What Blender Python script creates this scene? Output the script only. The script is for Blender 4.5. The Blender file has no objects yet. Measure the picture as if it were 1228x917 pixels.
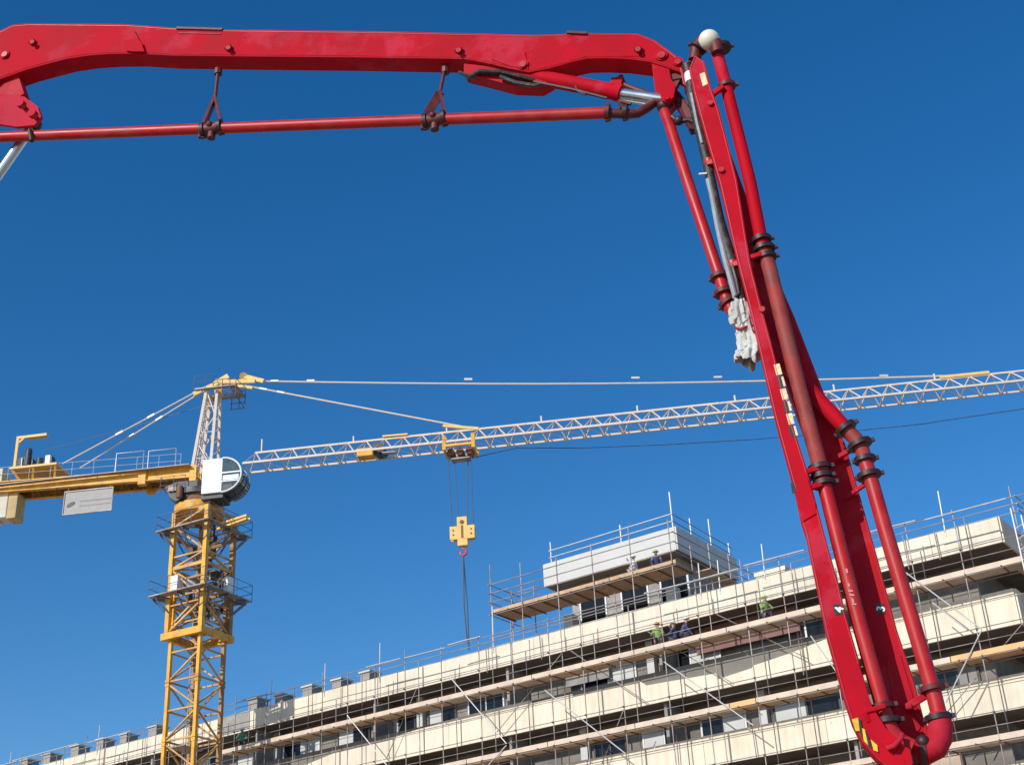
import bpy, bmesh, math, random
from mathutils import Vector as V, Matrix, noise as mnoise
random.seed(7)
SC = bpy.context.scene
COL = SC.collection
# ------------------------------------------------------------------ camera
TH = math.radians(27.3); RL = math.atan(174/3208.); FPX = 1658.
U_ = V((0, -math.sin(TH), math.cos(TH))); F_ = V((0, math.cos(TH), math.sin(TH))); R_ = V((1, 0, 0))
RC = R_*math.cos(RL) - U_*math.sin(RL); UC = R_*math.sin(RL) + U_*math.cos(RL)
EYE = V((0, 0, 1.6))
cd = bpy.data.cameras.new('camera'); cam = bpy.data.objects.new('camera', cd); COL.objects.link(cam)
cd.sensor_width = 36; cd.lens = FPX/1228*36; cd.clip_end = 3000; cd.clip_start = .1
M = Matrix((RC, UC, -F_)).transposed().to_4x4(); M.translation = EYE
cam.matrix_world = M
SC.camera = cam
# ------------------------------------------------------------------ light
SUN_B, SUN_E = math.radians(42), math.radians(29)     # sun stands behind the viewer's left shoulder
sdir = V((-math.sin(SUN_B)*math.cos(SUN_E), -math.cos(SUN_B)*math.cos(SUN_E), math.sin(SUN_E)))
w = bpy.data.worlds.new('World'); SC.world = w; w.use_nodes = True
nt = w.node_tree; nt.nodes.clear()
sky = nt.nodes.new('ShaderNodeTexSky'); sky.sky_type = 'NISHITA'; sky.sun_disc = False
sky.sun_elevation = SUN_E; sky.sun_rotation = math.atan2(sdir.x, sdir.y)
sky.altitude = 0; sky.air_density = 1.0; sky.dust_density = 0.3; sky.ozone_density = 3.0
bg = nt.nodes.new('ShaderNodeBackground'); bg.inputs['Strength'].default_value = 0.135
wo = nt.nodes.new('ShaderNodeOutputWorld')
hsv = nt.nodes.new('ShaderNodeHueSaturation'); hsv.inputs['Saturation'].default_value = 1.355; hsv.inputs['Hue'].default_value = .504
nt.links.new(sky.outputs[0], hsv.inputs['Color']); nt.links.new(hsv.outputs[0], bg.inputs[0]); nt.links.new(bg.outputs[0], wo.inputs[0])
sl = bpy.data.lights.new('sun', 'SUN'); sl.energy = 3.9; sl.angle = math.radians(.53); sl.color = (1, .95, .87)
so = bpy.data.objects.new('sun', sl); COL.objects.link(so); so.rotation_euler = sdir.to_track_quat('Z', 'Y').to_euler()
so.location = (0, 0, 60)
SC.view_settings.view_transform = 'Standard'; SC.view_settings.look = 'None'
SC.view_settings.exposure = 0.0; SC.view_settings.gamma = 1
# ------------------------------------------------------------------ materials
def mat(name, col, rough=.6, metal=0., var=.12, scale=3., bump=0., col2=None, amt2=.5, scale2=1.2, spec=.5, coat=0., detail=6., sharp=.12, speck=None, sth=.70, sscale=38.):
    m = bpy.data.materials.new(name); m.use_nodes = True; N = m.node_tree; b = N.nodes['Principled BSDF']; L = N.links
    b.inputs['Roughness'].default_value = rough; b.inputs['Metallic'].default_value = metal
    b.inputs['Specular IOR Level'].default_value = spec; b.inputs['Coat Weight'].default_value = coat
    tc = N.nodes.new('ShaderNodeTexCoord')
    nz = N.nodes.new('ShaderNodeTexNoise'); nz.inputs['Scale'].default_value = scale; nz.inputs['Detail'].default_value = detail
    L.new(tc.outputs['Object'], nz.inputs['Vector'])
    mr = N.nodes.new('ShaderNodeMapRange'); mr.inputs['From Min'].default_value = .3; mr.inputs['From Max'].default_value = .7
    mr.inputs['To Min'].default_value = 1-var; mr.inputs['To Max'].default_value = 1+var
    L.new(nz.outputs['Fac'], mr.inputs['Value'])
    src = None
    if col2:
        n2 = N.nodes.new('ShaderNodeTexNoise'); n2.inputs['Scale'].default_value = scale2; n2.inputs['Detail'].default_value = 8
        n2.inputs['Roughness'].default_value = .65
        L.new(tc.outputs['Object'], n2.inputs['Vector'])
        r2 = N.nodes.new('ShaderNodeMapRange'); r2.inputs['From Min'].default_value = 1-amt2-sharp; r2.inputs['From Max'].default_value = 1-amt2+sharp
        L.new(n2.outputs['Fac'], r2.inputs['Value'])
        mx = N.nodes.new('ShaderNodeMix'); mx.data_type = 'RGBA'
        mx.inputs[6].default_value = (*col, 1); mx.inputs[7].default_value = (*col2, 1); L.new(r2.outputs[0], mx.inputs[0]); src = mx.outputs[2]
    if speck:
        n3 = N.nodes.new('ShaderNodeTexNoise'); n3.inputs['Scale'].default_value = sscale; n3.inputs['Detail'].default_value = 3
        n4 = N.nodes.new('ShaderNodeTexNoise'); n4.inputs['Scale'].default_value = 2.3; n4.inputs['Detail'].default_value = 4
        ad = N.nodes.new('ShaderNodeMath'); ad.operation = 'MULTIPLY_ADD'; ad.inputs[1].default_value = .45
        L.new(tc.outputs['Object'], n3.inputs['Vector']); L.new(tc.outputs['Object'], n4.inputs['Vector'])
        L.new(n4.outputs['Fac'], ad.inputs[0]); L.new(n3.outputs['Fac'], ad.inputs[2])
        r3 = N.nodes.new('ShaderNodeMapRange'); r3.inputs['From Min'].default_value = sth+.2; r3.inputs['From Max'].default_value = sth+.25
        L.new(ad.outputs[0], r3.inputs['Value'])
        m3 = N.nodes.new('ShaderNodeMix'); m3.data_type = 'RGBA'; L.new(r3.outputs[0], m3.inputs[0])
        if src: L.new(src, m3.inputs[6])
        else: m3.inputs[6].default_value = (*col, 1)
        m3.inputs[7].default_value = (*speck, 1); src = m3.outputs[2]
    hs = N.nodes.new('ShaderNodeVectorMath'); hs.operation = 'SCALE'
    if src: L.new(src, hs.inputs[0])
    else: hs.inputs[0].default_value = col
    L.new(mr.outputs[0], hs.inputs['Scale']); L.new(hs.outputs[0], b.inputs['Base Color'])
    rr = N.nodes.new('ShaderNodeMapRange'); rr.inputs['To Min'].default_value = max(rough-.12, .02); rr.inputs['To Max'].default_value = min(rough+.15, 1)
    L.new(nz.outputs['Fac'], rr.inputs['Value']); L.new(rr.outputs[0], b.inputs['Roughness'])
    if bump:
        bp = N.nodes.new('ShaderNodeBump'); bp.inputs['Strength'].default_value = bump; bp.inputs['Distance'].default_value = .02
        L.new(nz.outputs['Fac'], bp.inputs['Height']); L.new(bp.outputs[0], b.inputs['Normal'])
    return m
RED = mat('red_paint', (.46, .004, .016), .66, var=.14, scale=2.2, col2=(.48, .022, .045), amt2=.46, scale2=.8, sharp=.03, spec=.09, speck=(.16, .012, .014), sth=.72)
RED2 = mat('red_paint_lower', (.45, .004, .016), .58, var=.12, scale=3, col2=(.47, .022, .035), amt2=.45, scale2=1.1, sharp=.03, spec=.15, speck=(.42, .16, .14), sth=.74)
REDOLD = mat('red_paint_faded', (.34, .035, .03), .6, var=.2, scale=6, col2=(.25, .055, .045), amt2=.5, scale2=4, spec=.3, speck=(.40, .2, .17), sth=.74)
REDPIPE = mat('red_pipe_paint', (.46, .010, .014), .40, var=.14, scale=5, col2=(.38, .03, .03), amt2=.45, scale2=2.5, spec=.35, speck=(.40, .15, .13), sth=.77)
DARK = mat('black_steel', (.035, .012, .013), .5, var=.4, scale=12)
DKRED = mat('grimy_red_steel', (.11, .010, .012), .55, var=.4, scale=14)
CHROME = mat('chromed_rod', (.62, .66, .70), .22, metal=.85, var=.05)
RUBBER = mat('black_rubber', (.02, .02, .021), .55, var=.5, scale=25, bump=.3, col2=(.07, .07, .07), amt2=.40, scale2=9)
PALEHOSE = mat('pale_sleeve', (.30, .34, .36), .7, var=.2, scale=10)
RAG = mat('white_sheet', (.56, .56, .52), .75, var=.1, scale=9, col2=(.42, .38, .32), amt2=.42, scale2=5, bump=.5)
CREAMB = mat('cream_cap_paint', (.74, .70, .56), .35, var=.06)
LBL = mat('cream_label', (.74, .62, .36), .5, var=.25, scale=40)
LBLK = mat('black_label', (.02, .018, .016), .4, var=.3, scale=40)
WHITEP = mat('white_lettering', (.8, .8, .78), .5, var=.04)
HAZY = mat('hazard_yellow', (.75, .47, .02), .45, var=.15, scale=12)
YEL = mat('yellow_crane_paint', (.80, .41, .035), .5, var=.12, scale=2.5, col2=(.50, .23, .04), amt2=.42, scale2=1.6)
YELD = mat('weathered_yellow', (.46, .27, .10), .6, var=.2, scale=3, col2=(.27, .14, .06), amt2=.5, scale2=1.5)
YELB = mat('brace_yellow', (.70, .42, .12), .55, var=.2, scale=2, col2=(.34, .18, .08), amt2=.48, scale2=1.0)
YELP = mat('pale_yellow_paint', (.80, .52, .16), .55, var=.12, scale=2)
CREAM = mat('cream_jib_paint', (.70, .60, .50), .55, var=.12, scale=2, col2=(.54, .40, .30), amt2=.38, scale2=2)
BRN = mat('rusty_brown_steel', (.20, .09, .045), .7, var=.3, scale=3)
GALV = mat('galvanised_tube', (.40, .37, .35), .5, metal=.2, var=.18, scale=1.2, col2=(.24, .17, .14), amt2=.5, scale2=.8)
GALVB = mat('bright_tube', (.56, .55, .54), .45, metal=.2, var=.1)
BLUEST = mat('blue_grey_steel', (.10, .14, .22), .5, var=.2)
STEELD = mat('dark_machinery', (.05, .05, .055), .5, var=.5, scale=4)
CABW = mat('white_cab_panel', (.82, .84, .83), .35, var=.04)
GLASS = mat('dark_glass', (.012, .015, .018), .1, var=.1, spec=.3)
CABG = mat('cab_glass', (.05, .085, .095), .05, var=.3, scale=2, spec=.9)
BEIGE = mat('cream_render', (.82, .735, .585), .8, var=.05, scale=1.1, col2=(.76, .67, .52), amt2=.44, scale2=.5, bump=.1, speck=(.52, .44, .34), sth=.78, sscale=5.)
def panel_tones(m, ln=3., amt=.07):
    N = m.node_tree; L = N.links; b = N.nodes['Principled BSDF']; src = b.inputs['Base Color'].links[0].from_socket
    tc = N.nodes.new('ShaderNodeTexCoord'); sp = N.nodes.new('ShaderNodeSeparateXYZ'); L.new(tc.outputs['Object'], sp.inputs[0])
    dv = N.nodes.new('ShaderNodeMath'); dv.operation = 'DIVIDE'; dv.inputs[1].default_value = ln; L.new(sp.outputs['X'], dv.inputs[0])
    fl_ = N.nodes.new('ShaderNodeMath'); fl_.operation = 'FLOOR'; L.new(dv.outputs[0], fl_.inputs[0])
    zz = N.nodes.new('ShaderNodeMath'); zz.operation = 'DIVIDE'; zz.inputs[1].default_value = 3.3; L.new(sp.outputs['Z'], zz.inputs[0])
    fz_ = N.nodes.new('ShaderNodeMath'); fz_.operation = 'FLOOR'; L.new(zz.outputs[0], fz_.inputs[0])
    cb_ = N.nodes.new('ShaderNodeCombineXYZ'); L.new(fl_.outputs[0], cb_.inputs[0]); L.new(fz_.outputs[0], cb_.inputs[1])
    wn = N.nodes.new('ShaderNodeTexWhiteNoise'); wn.noise_dimensions = '3D'; L.new(cb_.outputs[0], wn.inputs['Vector'])
    # rain streaks: noise stretched down the wall
    mp = N.nodes.new('ShaderNodeMapping'); mp.inputs['Scale'].default_value = (3.2, 1, .35); L.new(tc.outputs['Object'], mp.inputs[0])
    ns = N.nodes.new('ShaderNodeTexNoise'); ns.inputs['Scale'].default_value = 1.3; ns.inputs['Detail'].default_value = 5; L.new(mp.outputs[0], ns.inputs['Vector'])
    r1 = N.nodes.new('ShaderNodeMapRange'); r1.inputs['To Min'].default_value = 1-amt; r1.inputs['To Max'].default_value = 1+amt*.6; L.new(wn.outputs['Value'], r1.inputs['Value'])
    r2 = N.nodes.new('ShaderNodeMapRange'); r2.inputs['From Min'].default_value = .35; r2.inputs['From Max'].default_value = .6; r2.inputs['To Min'].default_value = .88; r2.inputs['To Max'].default_value = 1.; L.new(ns.outputs['Fac'], r2.inputs['Value'])
    mu = N.nodes.new('ShaderNodeMath'); mu.operation = 'MULTIPLY'; L.new(r1.outputs[0], mu.inputs[0]); L.new(r2.outputs[0], mu.inputs[1])
    sc_ = N.nodes.new('ShaderNodeVectorMath'); sc_.operation = 'SCALE'; L.new(src, sc_.inputs[0]); L.new(mu.outputs[0], sc_.inputs['Scale']); L.new(sc_.outputs[0], b.inputs['Base Color'])
panel_tones(BEIGE)
CONC = mat('grey_concrete', (.34, .325, .30), .85, var=.13, scale=1.6, col2=(.26, .24, .22), amt2=.42, scale2=.9, bump=.2)
CONCW = mat('pale_concrete', (.58, .58, .56), .8, var=.06, scale=1.2, bump=.1)
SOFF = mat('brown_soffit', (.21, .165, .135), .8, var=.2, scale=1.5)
DWALL = mat('unfinished_dark_wall', (.21, .185, .16), .85, var=.3, scale=.8, col2=(.26, .24, .22), amt2=.4, scale2=.4)
BARE = mat('shade_toned_bare_concrete', (.19, .175, .155), .85, var=.12, scale=1.5, col2=(.23, .215, .195), amt2=.45, scale2=.7)  # bare concrete with shade put into its darker colour
BRICK = mat('purple_brown_board', (.24, .13, .11), .8, var=.15, scale=2)
FRAMEW = mat('white_window_frame', (.75, .76, .76), .4, var=.05)
PLY = [mat('plywood_orange', (.56, .32, .17), .7, var=.15, scale=2.4), mat('plywood_grey', (.50, .38, .29), .75, var=.15, scale=2.4),
       mat('plywood_tan', (.54, .36, .22), .75, var=.18, scale=2.4)]
TOE = mat('toe_board_wood', (.66, .52, .40), .7, var=.15, scale=1.6)
TOEO = mat('toe_board_orange', (.74, .44, .20), .7, var=.12, scale=1.6)
CWC = mat('counterweight_concrete', (.66, .62, .52), .85, var=.1, scale=2)
CWY = mat('counterweight_ochre', (.55, .40, .20), .85, var=.15, scale=2)
SIGNM = mat('shade_grey_banner_vinyl', (.33, .32, .31), .55, var=.05)  # banner panel greyed: the shade it hangs in is part of the colour
SIGND = mat('banner_dark_print', (.05, .05, .055), .55, var=.1)
SIGNG = mat('banner_grey_print', (.22, .21, .20), .55, var=.3, scale=20)
SKIN = mat('skin', (.42, .25, .17), .6, var=.05)
HIVIS = mat('lime_vest', (.24, .38, .10), .6, var=.08)
WCLOTH = mat('white_cloth', (.72, .72, .72), .8, var=.1)
BCLOTH = mat('navy_cloth', (.05, .06, .14), .8, var=.1)
GCLOTH = mat('green_cloth', (.10, .34, .18), .8, var=.1)
HELO = mat('orange_helmet', (.75, .22, .03), .35); HELW = mat('white_helmet', (.8, .8, .8), .35); HELG = mat('green_helmet', (.35, .6, .1), .35)
PAINTM = mat('faded_paint_mark', (.62, .28, .27), .6)
PINK = mat('red_hook_paint', (.48, .07, .07), .4)
GROUND = mat('sandy_ground', (.40, .33, .25), .95, var=.15, scale=.15, col2=(.33, .27, .20), amt2=.5, scale2=.05)
# ------------------------------------------------------------------ mesh helpers
class MB:
    def __init__(s): s.v = []; s.f = []
    def quadbox(s, p, ex, ey, ez):
        i = len(s.v)
        for a, b, c in ((0,0,0),(1,0,0),(1,1,0),(0,1,0),(0,0,1),(1,0,1),(1,1,1),(0,1,1)): s.v.append(p+ex*a+ey*b+ez*c)
        s.f += [(i,i+3,i+2,i+1),(i+4,i+5,i+6,i+7),(i,i+1,i+5,i+4),(i+1,i+2,i+6,i+5),(i+2,i+3,i+7,i+6),(i+3,i,i+4,i+7)]
        return s
    def box(s, lo, hi):
        lo, hi = V(lo), V(hi); d = hi-lo
        return s.quadbox(lo, V((d.x,0,0)), V((0,d.y,0)), V((0,0,d.z)))
    def bar(s, a, b, w, h=None, up=None):
        a, b = V(a), V(b); h = h or w; d = (b-a); 
        if d.length < 1e-6: return s
        up = V(up) if up else (V((0,0,1)) if abs(d.normalized().z) < .95 else V((0,1,0)))
        x = d.cross(up).normalized(); y = x.cross(d).normalized()
        return s.quadbox(a-x*w/2-y*h/2, x*w, y*h, d) if True else s
    def tube(s, a, b, r, n=8, r2=None):
        return s.path([a, b], [r, r if r2 is None else r2], n)
    def path(s, pts, r, n=8, cap=True):
        pts = [V(p) for p in pts]; m = len(pts); rs = r if isinstance(r, (list, tuple)) else [r]*m
        i0 = len(s.v); d = (pts[1]-pts[0]).normalized()
        x = d.orthogonal().normalized()
        for k, p in enumerate(pts):
            if k == 0: t = (pts[1]-p)
            elif k == m-1: t = (p-pts[k-1])
            else: t = (pts[k+1]-p).normalized()+(p-pts[k-1]).normalized()
            t.normalize(); x = (x-t*x.dot(t)).normalized(); y = t.cross(x)
            for j in range(n):
                a = 2*math.pi*j/n; s.v.append(p+(x*math.cos(a)+y*math.sin(a))*rs[k])
        for k in range(m-1):
            for j in range(n):
                a = i0+k*n+j; b = i0+k*n+(j+1) % n; s.f.append((a, b, b+n, a+n))
        if cap: s.f.append(tuple(i0+j for j in range(n-1, -1, -1))); s.f.append(tuple(i0+(m-1)*n+j for j in range(n)))
        return s
    def prism(s, poly, ext):
        i = len(s.v); n = len(poly); ext = V(ext)
        s.v += [V(p) for p in poly]+[V(p)+ext for p in poly]
        s.f.append(tuple(range(i, i+n))); s.f.append(tuple(range(i+2*n-1, i+n-1, -1)))
        for k in range(n): a, b = i+k, i+(k+1) % n; s.f.append((a, a+n, b+n, b))
        return s
    def ball(s, c, rx, ry=None, rz=None, nu=16, nv=10, v0=-.5, v1=.5):
        ry = ry or rx; rz = rz or rx; c = V(c); i = len(s.v)
        for a in range(nv+1):
            t = math.pi*(v0+(v1-v0)*a/nv)
            for b in range(nu):
                p = 2*math.pi*b/nu; s.v.append(c+V((rx*math.cos(t)*math.cos(p), ry*math.cos(t)*math.sin(p), rz*math.sin(t))))
        for a in range(nv):
            for b in range(nu): s.f.append((i+a*nu+b, i+a*nu+(b+1) % nu, i+(a+1)*nu+(b+1) % nu, i+(a+1)*nu+b))
        return s
    def build(s, name, m, parent=None, smooth=None, off=None, bevel=0, weld=False):
        me = bpy.data.meshes.new(name)
        o = V(off) if off is not None else (V(OFF[parent.name]) if parent is not None and parent.name in OFF else V((0,0,0)))
        me.from_pydata([tuple(p-o) for p in s.v], [], s.f); me.materials.append(m)
        bm = bmesh.new(); bm.from_mesh(me)
        if weld: bmesh.ops.remove_doubles(bm, verts=bm.verts, dist=1e-4)
        bmesh.ops.recalc_face_normals(bm, faces=bm.faces)
        if bevel:
            es = [e for e in bm.edges if len(e.link_faces) == 2 and e.calc_face_angle(0) > .5]
            bmesh.ops.bevel(bm, geom=es, offset=bevel, segments=2, affect='EDGES', profile=.6, clamp_overlap=True)
        bm.to_mesh(me); bm.free()
        if smooth:
            me.polygons.foreach_set('use_smooth', [True]*len(me.polygons)); 
            try: me.set_sharp_from_angle(angle=math.radians(40))
            except Exception: pass
        ob = bpy.data.objects.new(name, me); COL.objects.link(ob)
        if parent is not None:
            ob.parent = parent; OFF[ob.name] = o
        return ob
OFF = {}
def tag(o, label, cat, group=None, kind=None):
    if label: o['label'] = label
    if cat: o['category'] = cat
    if group: o['group'] = group
    if kind: o['kind'] = kind
    return o
def thing(name, loc, label, cat, group=None, rz=0, world=True):
    """Empty at a thing's base; with world=True its parts are given in world metres."""
    o = bpy.data.objects.new(name, None); COL.objects.link(o); o.location = loc; o.rotation_euler = (0, 0, rz); o.empty_display_size = .3
    tag(o, label, cat, group)
    OFF[o.name] = V(loc) if world else V((0, 0, 0))
    return o
def ray(px, py): return F_*FPX + RC*(px-614) - UC*(py-458.5)
# ================================================================== GROUND
g = MB().box((-900, -900, -.5), (900, 900, 0)).build('ground', GROUND); g['kind'] = 'structure'
# ================================================================== BUILDING (local frame: x right along facade, y into building)
KX, KY = 20.166, 55.0; BAZ = math.radians(-34.6)
BX = V((math.cos(BAZ), math.sin(BAZ), 0)); BY = V((-math.sin(BAZ), math.cos(BAZ), 0)); K0 = V((KX, KY, 0))
def bl(x, y, z): return K0+BX*x+BY*y+V((0, 0, z))
XL = -78.; DEP = 15.
bld = thing('apartment_building', (KX, KY, 0), 'long cream banded apartment block under construction behind the scaffolding', 'building', rz=BAZ, world=False)
lev = [(21.25, 22.38), (17.7, 19.2), (14.4, 15.75), (11.0, 12.4), (7.6, 9.0), (4.2, 5.6)]
clad2 = [(-78, 19.2), (-60, 19.2), (-46, 19.2), (-41.5, 18.5), (-39.75, 18.5), (-37.7, 18.78), (-33.3, 18.8), (-33.2, 18.95), (-29.6, 19.15), (-27, 19.2), (-24.4, 19.2), (-24.2, 19.02),
         (-21.85, 19.02), (-21.8, 18.86), (-18.1, 18.82), (-18.0, 18.9), (-17.65, 18.62), (-13.9, 18.45), (-13.85, 18.17), (-12.1, 18.33), (-12.05, 18.42), (-10.2, 18.6), (-8.25, 18.89), (-7, 19.2), (-2, 19.2), (0, 19.2)]
for k, (z0, z1) in enumerate(lev):
    MB().box((XL, .05, z0), (-.05, DEP, z0+.28)).build('floor_slab', SOFF, bld)
    # concrete upstand with cream render boards fixed in front of it, long side and right end
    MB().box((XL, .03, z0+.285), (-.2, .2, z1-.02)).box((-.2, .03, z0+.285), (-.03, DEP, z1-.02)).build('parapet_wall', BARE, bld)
    m = MB()
    if k == 1:
        poly = [V((x, -.09, z)) for x, z in clad2]+[V((0, -.09, z0)), V((XL, -.09, z0))]
        # boards as separate convex strips so the stepped top stays crisp
        for (xa, za), (xb, zb) in zip(clad2[:-1], clad2[1:]):
            if xb-xa < 1e-3: continue
            n = max(1, int((xb-xa)/3))
            for q in range(n):
                a = xa+(xb-xa)*q/n; b = xa+(xb-xa)*(q+1)/n; u = za+(zb-za)*q/n; v = za+(zb-za)*(q+1)/n
                j = random.uniform(-.008, .008)
                m.prism([V((a+.004, -.09+j, z0)), V((b-.004, -.09+j, z0)), V((b-.004, -.09+j, v)), V((a+.004, -.09+j, u))], (0, .11, 0))
    else:
        x = -.0
        while x > XL:
            j = random.uniform(-.008, .008); t = random.uniform(-.012, .012)
            m.box((x-2.98, -.09+j, z0-.02+t*.5), (x-.0, .02, z1+t)); x -= 3.0
    y = .02
    m.box((-.02, -.07, z0-.01), (.0, .02, z1-.01))
    while y < DEP-.1:
        j = random.uniform(-.008, .008)
        m.box((-.02, y, z0-.02), (.07+j, min(y+2.98, DEP), z1)); y += 3.0
    m.build('cladding', BEIGE, bld)
    if k == 0:
        # crane's cast shadow on the top band, painted as a thin grey sheet
        MB().box((-46.6, -.105, 21.3), (-44.3, -.092, 22.36)).build('painted_shadow_patch', CONC, bld)
MB().box((XL, .2, 21.9), (-.2, DEP, 22.0)).build('roof', CONC, bld)
fl = [0]+[a[0]+.28 for a in lev[::-1]]
for k in range(6):
    z0 = fl[k]+.003; z1 = lev[::-1][k][0]-.003
    MB().box((XL, 1.85, z0), (-1.9, DEP-.5, z1)).build('wall', DWALL, bld)
for k in range(2, 6):
    z0 = fl[k]; z1 = lev[::-1][k][0]
    x = -2.6 - (k % 2)*.7
    i = 0
    while x > -72:
        wd = random.choice((2.4, 2.9, 1.9, 3.3)); top = z1-.42
        if random.random() < .22:
            if random.random() < .6: MB().box((x-wd*.7, 1.5, z0+.003), (x-wd*.2, 1.8, z0+random.uniform(1.2, 2.6))).build('material_stack', random.choice((CONCW, PLY[1], BRICK, CONC)), bld)
            x -= wd+.6; continue
        f = MB()
        f.box((x-wd, 1.74, z0+.1), (x-wd+.09, 1.846, top)).box((x-.09, 1.74, z0+.1), (x, 1.846, top)).box((x-wd+.09, 1.74, top-.09), (x-.09, 1.846, top)).box((x-wd+.09, 1.74, z0+.1), (x-.09, 1.846, z0+.18))
        f.box((x-wd/2-.04, 1.745, z0+.18), (x-wd/2+.04, 1.846, top-.09))
        fr = f.build('window', FRAMEW if random.random() < .6 else STEELD, bld)
        MB().box((x-wd+.09, 1.79, z0+.18), (x-.09, 1.82, top-.09)).build('pane', GLASS, fr, off=(0,0,0))
        if random.random() < .55:
            a = x-wd+.1 if random.random() < .5 else x-wd/2+.05
            MB().box((a, 1.755, top-1.15), (a+wd/2-.16, 1.785, top-.1)).build('blind', random.choice((CONCW, CONC, CONCW)), fr, off=(0,0,0))
        if i % 3 == 1:
            MB().box((x-wd-.62, 1.5, z0), (x-wd-.22, 1.845, z1-.004)).build('pier', CONCW, bld)
        x -= wd+random.choice((.9, 1.4, .8)); i += 1
# balcony dividing walls
for k in range(2, 6):
    for x in range(-8, -74, -9):
        MB().box((x, .22, fl[k]+.004), (x+.16, 1.84, lev[::-1][k][0]-.004)).build('balcony_partition', CONC, bld)
MB().box((-15.6, 1.45, 20.0), (-10.2, 1.55, 21.2)).build('boarding', BRICK, bld)
MB().box((-23.2, 1.45, 19.9), (-20.6, 1.55, 20.9)).build('boarding', CONC, bld)
# --- penthouse
PX0, PX1, PY0, PY1, PZ0, PZ1 = -25.1, -16.85, 3.0, 9.6, 26.1, 27.32
MB().box((PX0, PY0, PZ0), (PX1, PY1, PZ0+.25)).build('penthouse_slab', SOFF, bld)
m = MB().box((PX0, PY0-.08, PZ0-.03), (PX1-.02, PY0-.004, PZ1))
for y in range(3): m.box((PX1+.002, PY0-.08+y*2.22, PZ0-.03), (PX1+.09, PY0-.1+(y+1)*2.22, PZ1))
m.box((PX0-.08, PY0, PZ0-.03), (PX0-.003, PY1, PZ1))
m.build('penthouse_parapet', CONCW, bld)
MB().box((PX0, PY0, PZ0+.253), (PX1, PY1, PZ1-.25)).build('penthouse_roof', CONC, bld)
MB().box((PX0+1.0, PY0+1.0, 22.0), (PX1-.6, PY1-.5, PZ0-.003)).build('penthouse_wall', CONC, bld)
for x in (-23.6, -21.0, -18.6):
    f = MB().box((x, 3.93, 22.2), (x+1.7, 3.997, 25.3)).build('window', FRAMEW, bld)
    MB().box((x+.1, 3.91, 22.3), (x+1.6, 3.925, 25.2)).build('pane', GLASS, f, off=(0,0,0))
for x in (-24.2, -17.9):
    MB().box((x, 3.2, 22.0), (x+.55, 3.75, 24.3)).build('pillar', CONCW, bld)
# ------------------------------------------------------------------ roof blocks along the parapet
xs = []
def facx(px, py, yl):
    d = ray(px, py); t = (K0+BY*yl-EYE).dot(BY)/d.dot(BY); P = EYE+d*t; return (P-K0).dot(BX), P.z
words = ['lowest and leftmost', 'second', 'third', 'fourth', 'fifth', 'sixth']
bpx = [(36, 911), (63, 904), (97, 893), (127, 886), (155, 880), (190, 871), (310, 838), (341, 833), (375, 823), (410, 815), (444, 806)]
blabels = ['grey roof upstand block leftmost at the low end of the roofline', 'grey roof upstand block second from the low left end of roof',
  'pale square roof block third from the left end of the roofline', 'pale square roof block fourth from the left end of the roofline', 'dark wide roof block fifth from the left end of the roofline',
  'low roof block just left of the crane mast', 'low roof block first to the right of the crane mast', 'flat dark roof block second to the right of the crane mast',
  'pale roof block third to the right of the crane mast', 'pale roof block fourth to the right of the crane mast', 'pale roof block fifth right of the crane mast with a rod above it']
for (px, py), lb in zip(bpx, blabels):
    x, z = facx(px, py, .7)
    z = max(22.9, min(z, 23.2))
    t = thing('roof_block', bl(x, .7, 22.0), lb, 'roof block', 'square upstand blocks along the roof edge', rz=BAZ, world=False)
    h = z-22.0
    wd = random.uniform(.6, .78)
    MB().box((-wd/2, -.45, .0), (wd/2, .45, h-.1)).build('upstand', CONC, t, bevel=.015)
    MB().box((-wd/2-.08, -.53, h-.097), (wd/2+.08, .53, h)).build('cap', CONCW, t, bevel=.01)
x, z = facx(926, 682, .7)
t = thing('roof_block', bl(x, .7, 22.0), 'cream plank-like roof block left of the red boom', 'roof block', 'square upstand blocks along the roof edge', rz=BAZ, world=False)
MB().box((-.75, -.3, 0), (.75, .3, .62)).build('upstand', BEIGE, t, bevel=.015); MB().box((-.8, -.35, .623), (.8, .35, .82)).build('cap', BEIGE, t, bevel=.01)
# ================================================================== SCAFFOLD
scf = thing('facade_scaffolding', bl(-30, -1.5, 0), 'tall galvanised tube scaffolding with timber decks across the whole cream facade', 'scaffolding', rz=BAZ, world=False)
SO = V((-30, -1.5, 0))
def sb(m, name, mt, sub=None, smooth=None): return m.build(name, mt, sub or scf, off=SO, smooth=smooth)
YF, YI = -1.4, -.38
cols = [1.05]
while cols[-1] > -72: cols.append(cols[-1]-random.choice((1.9, 2.2, 2.45, 2.1)))
for i, x in enumerate(cols):
    jx = random.uniform(-.03, .03)
    a = sb(MB().tube((x, YF, 0), (x+jx, YF, 22.65 if i % 3 else 23.0), .026, 7), 'standard', GALV, smooth=True)
    a = sb(MB().tube((x+.12, YI, 0), (x+.1, YI, 22.6 if i % 2 else 21.6), .023, 7), 'standard', GALV, smooth=True)
decks = [19.85, 16.45, 13.1, 9.7, 6.3, 2.9]
def ledger(x0, x1, y, z, r=.022, mt=GALV):
    n = max(2, int((x1-x0)/6)); pts = []
    for q in range(n+1): pts.append((x0+(x1-x0)*q/n, y+random.uniform(-.01, .01), z+random.uniform(-.02, .02)))
    return sb(MB().path(pts, r, 6), 'ledger', mt, smooth=True)
for d in decks:
    for dz in (-.14, .5, 1.02, 2.0): ledger(-73, 1.5, YF-.06, d+dz, .016 if dz in (.5, 2.0) else .021)
    ledger(-73, 1.5, YI+.05, d-.14)
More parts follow.
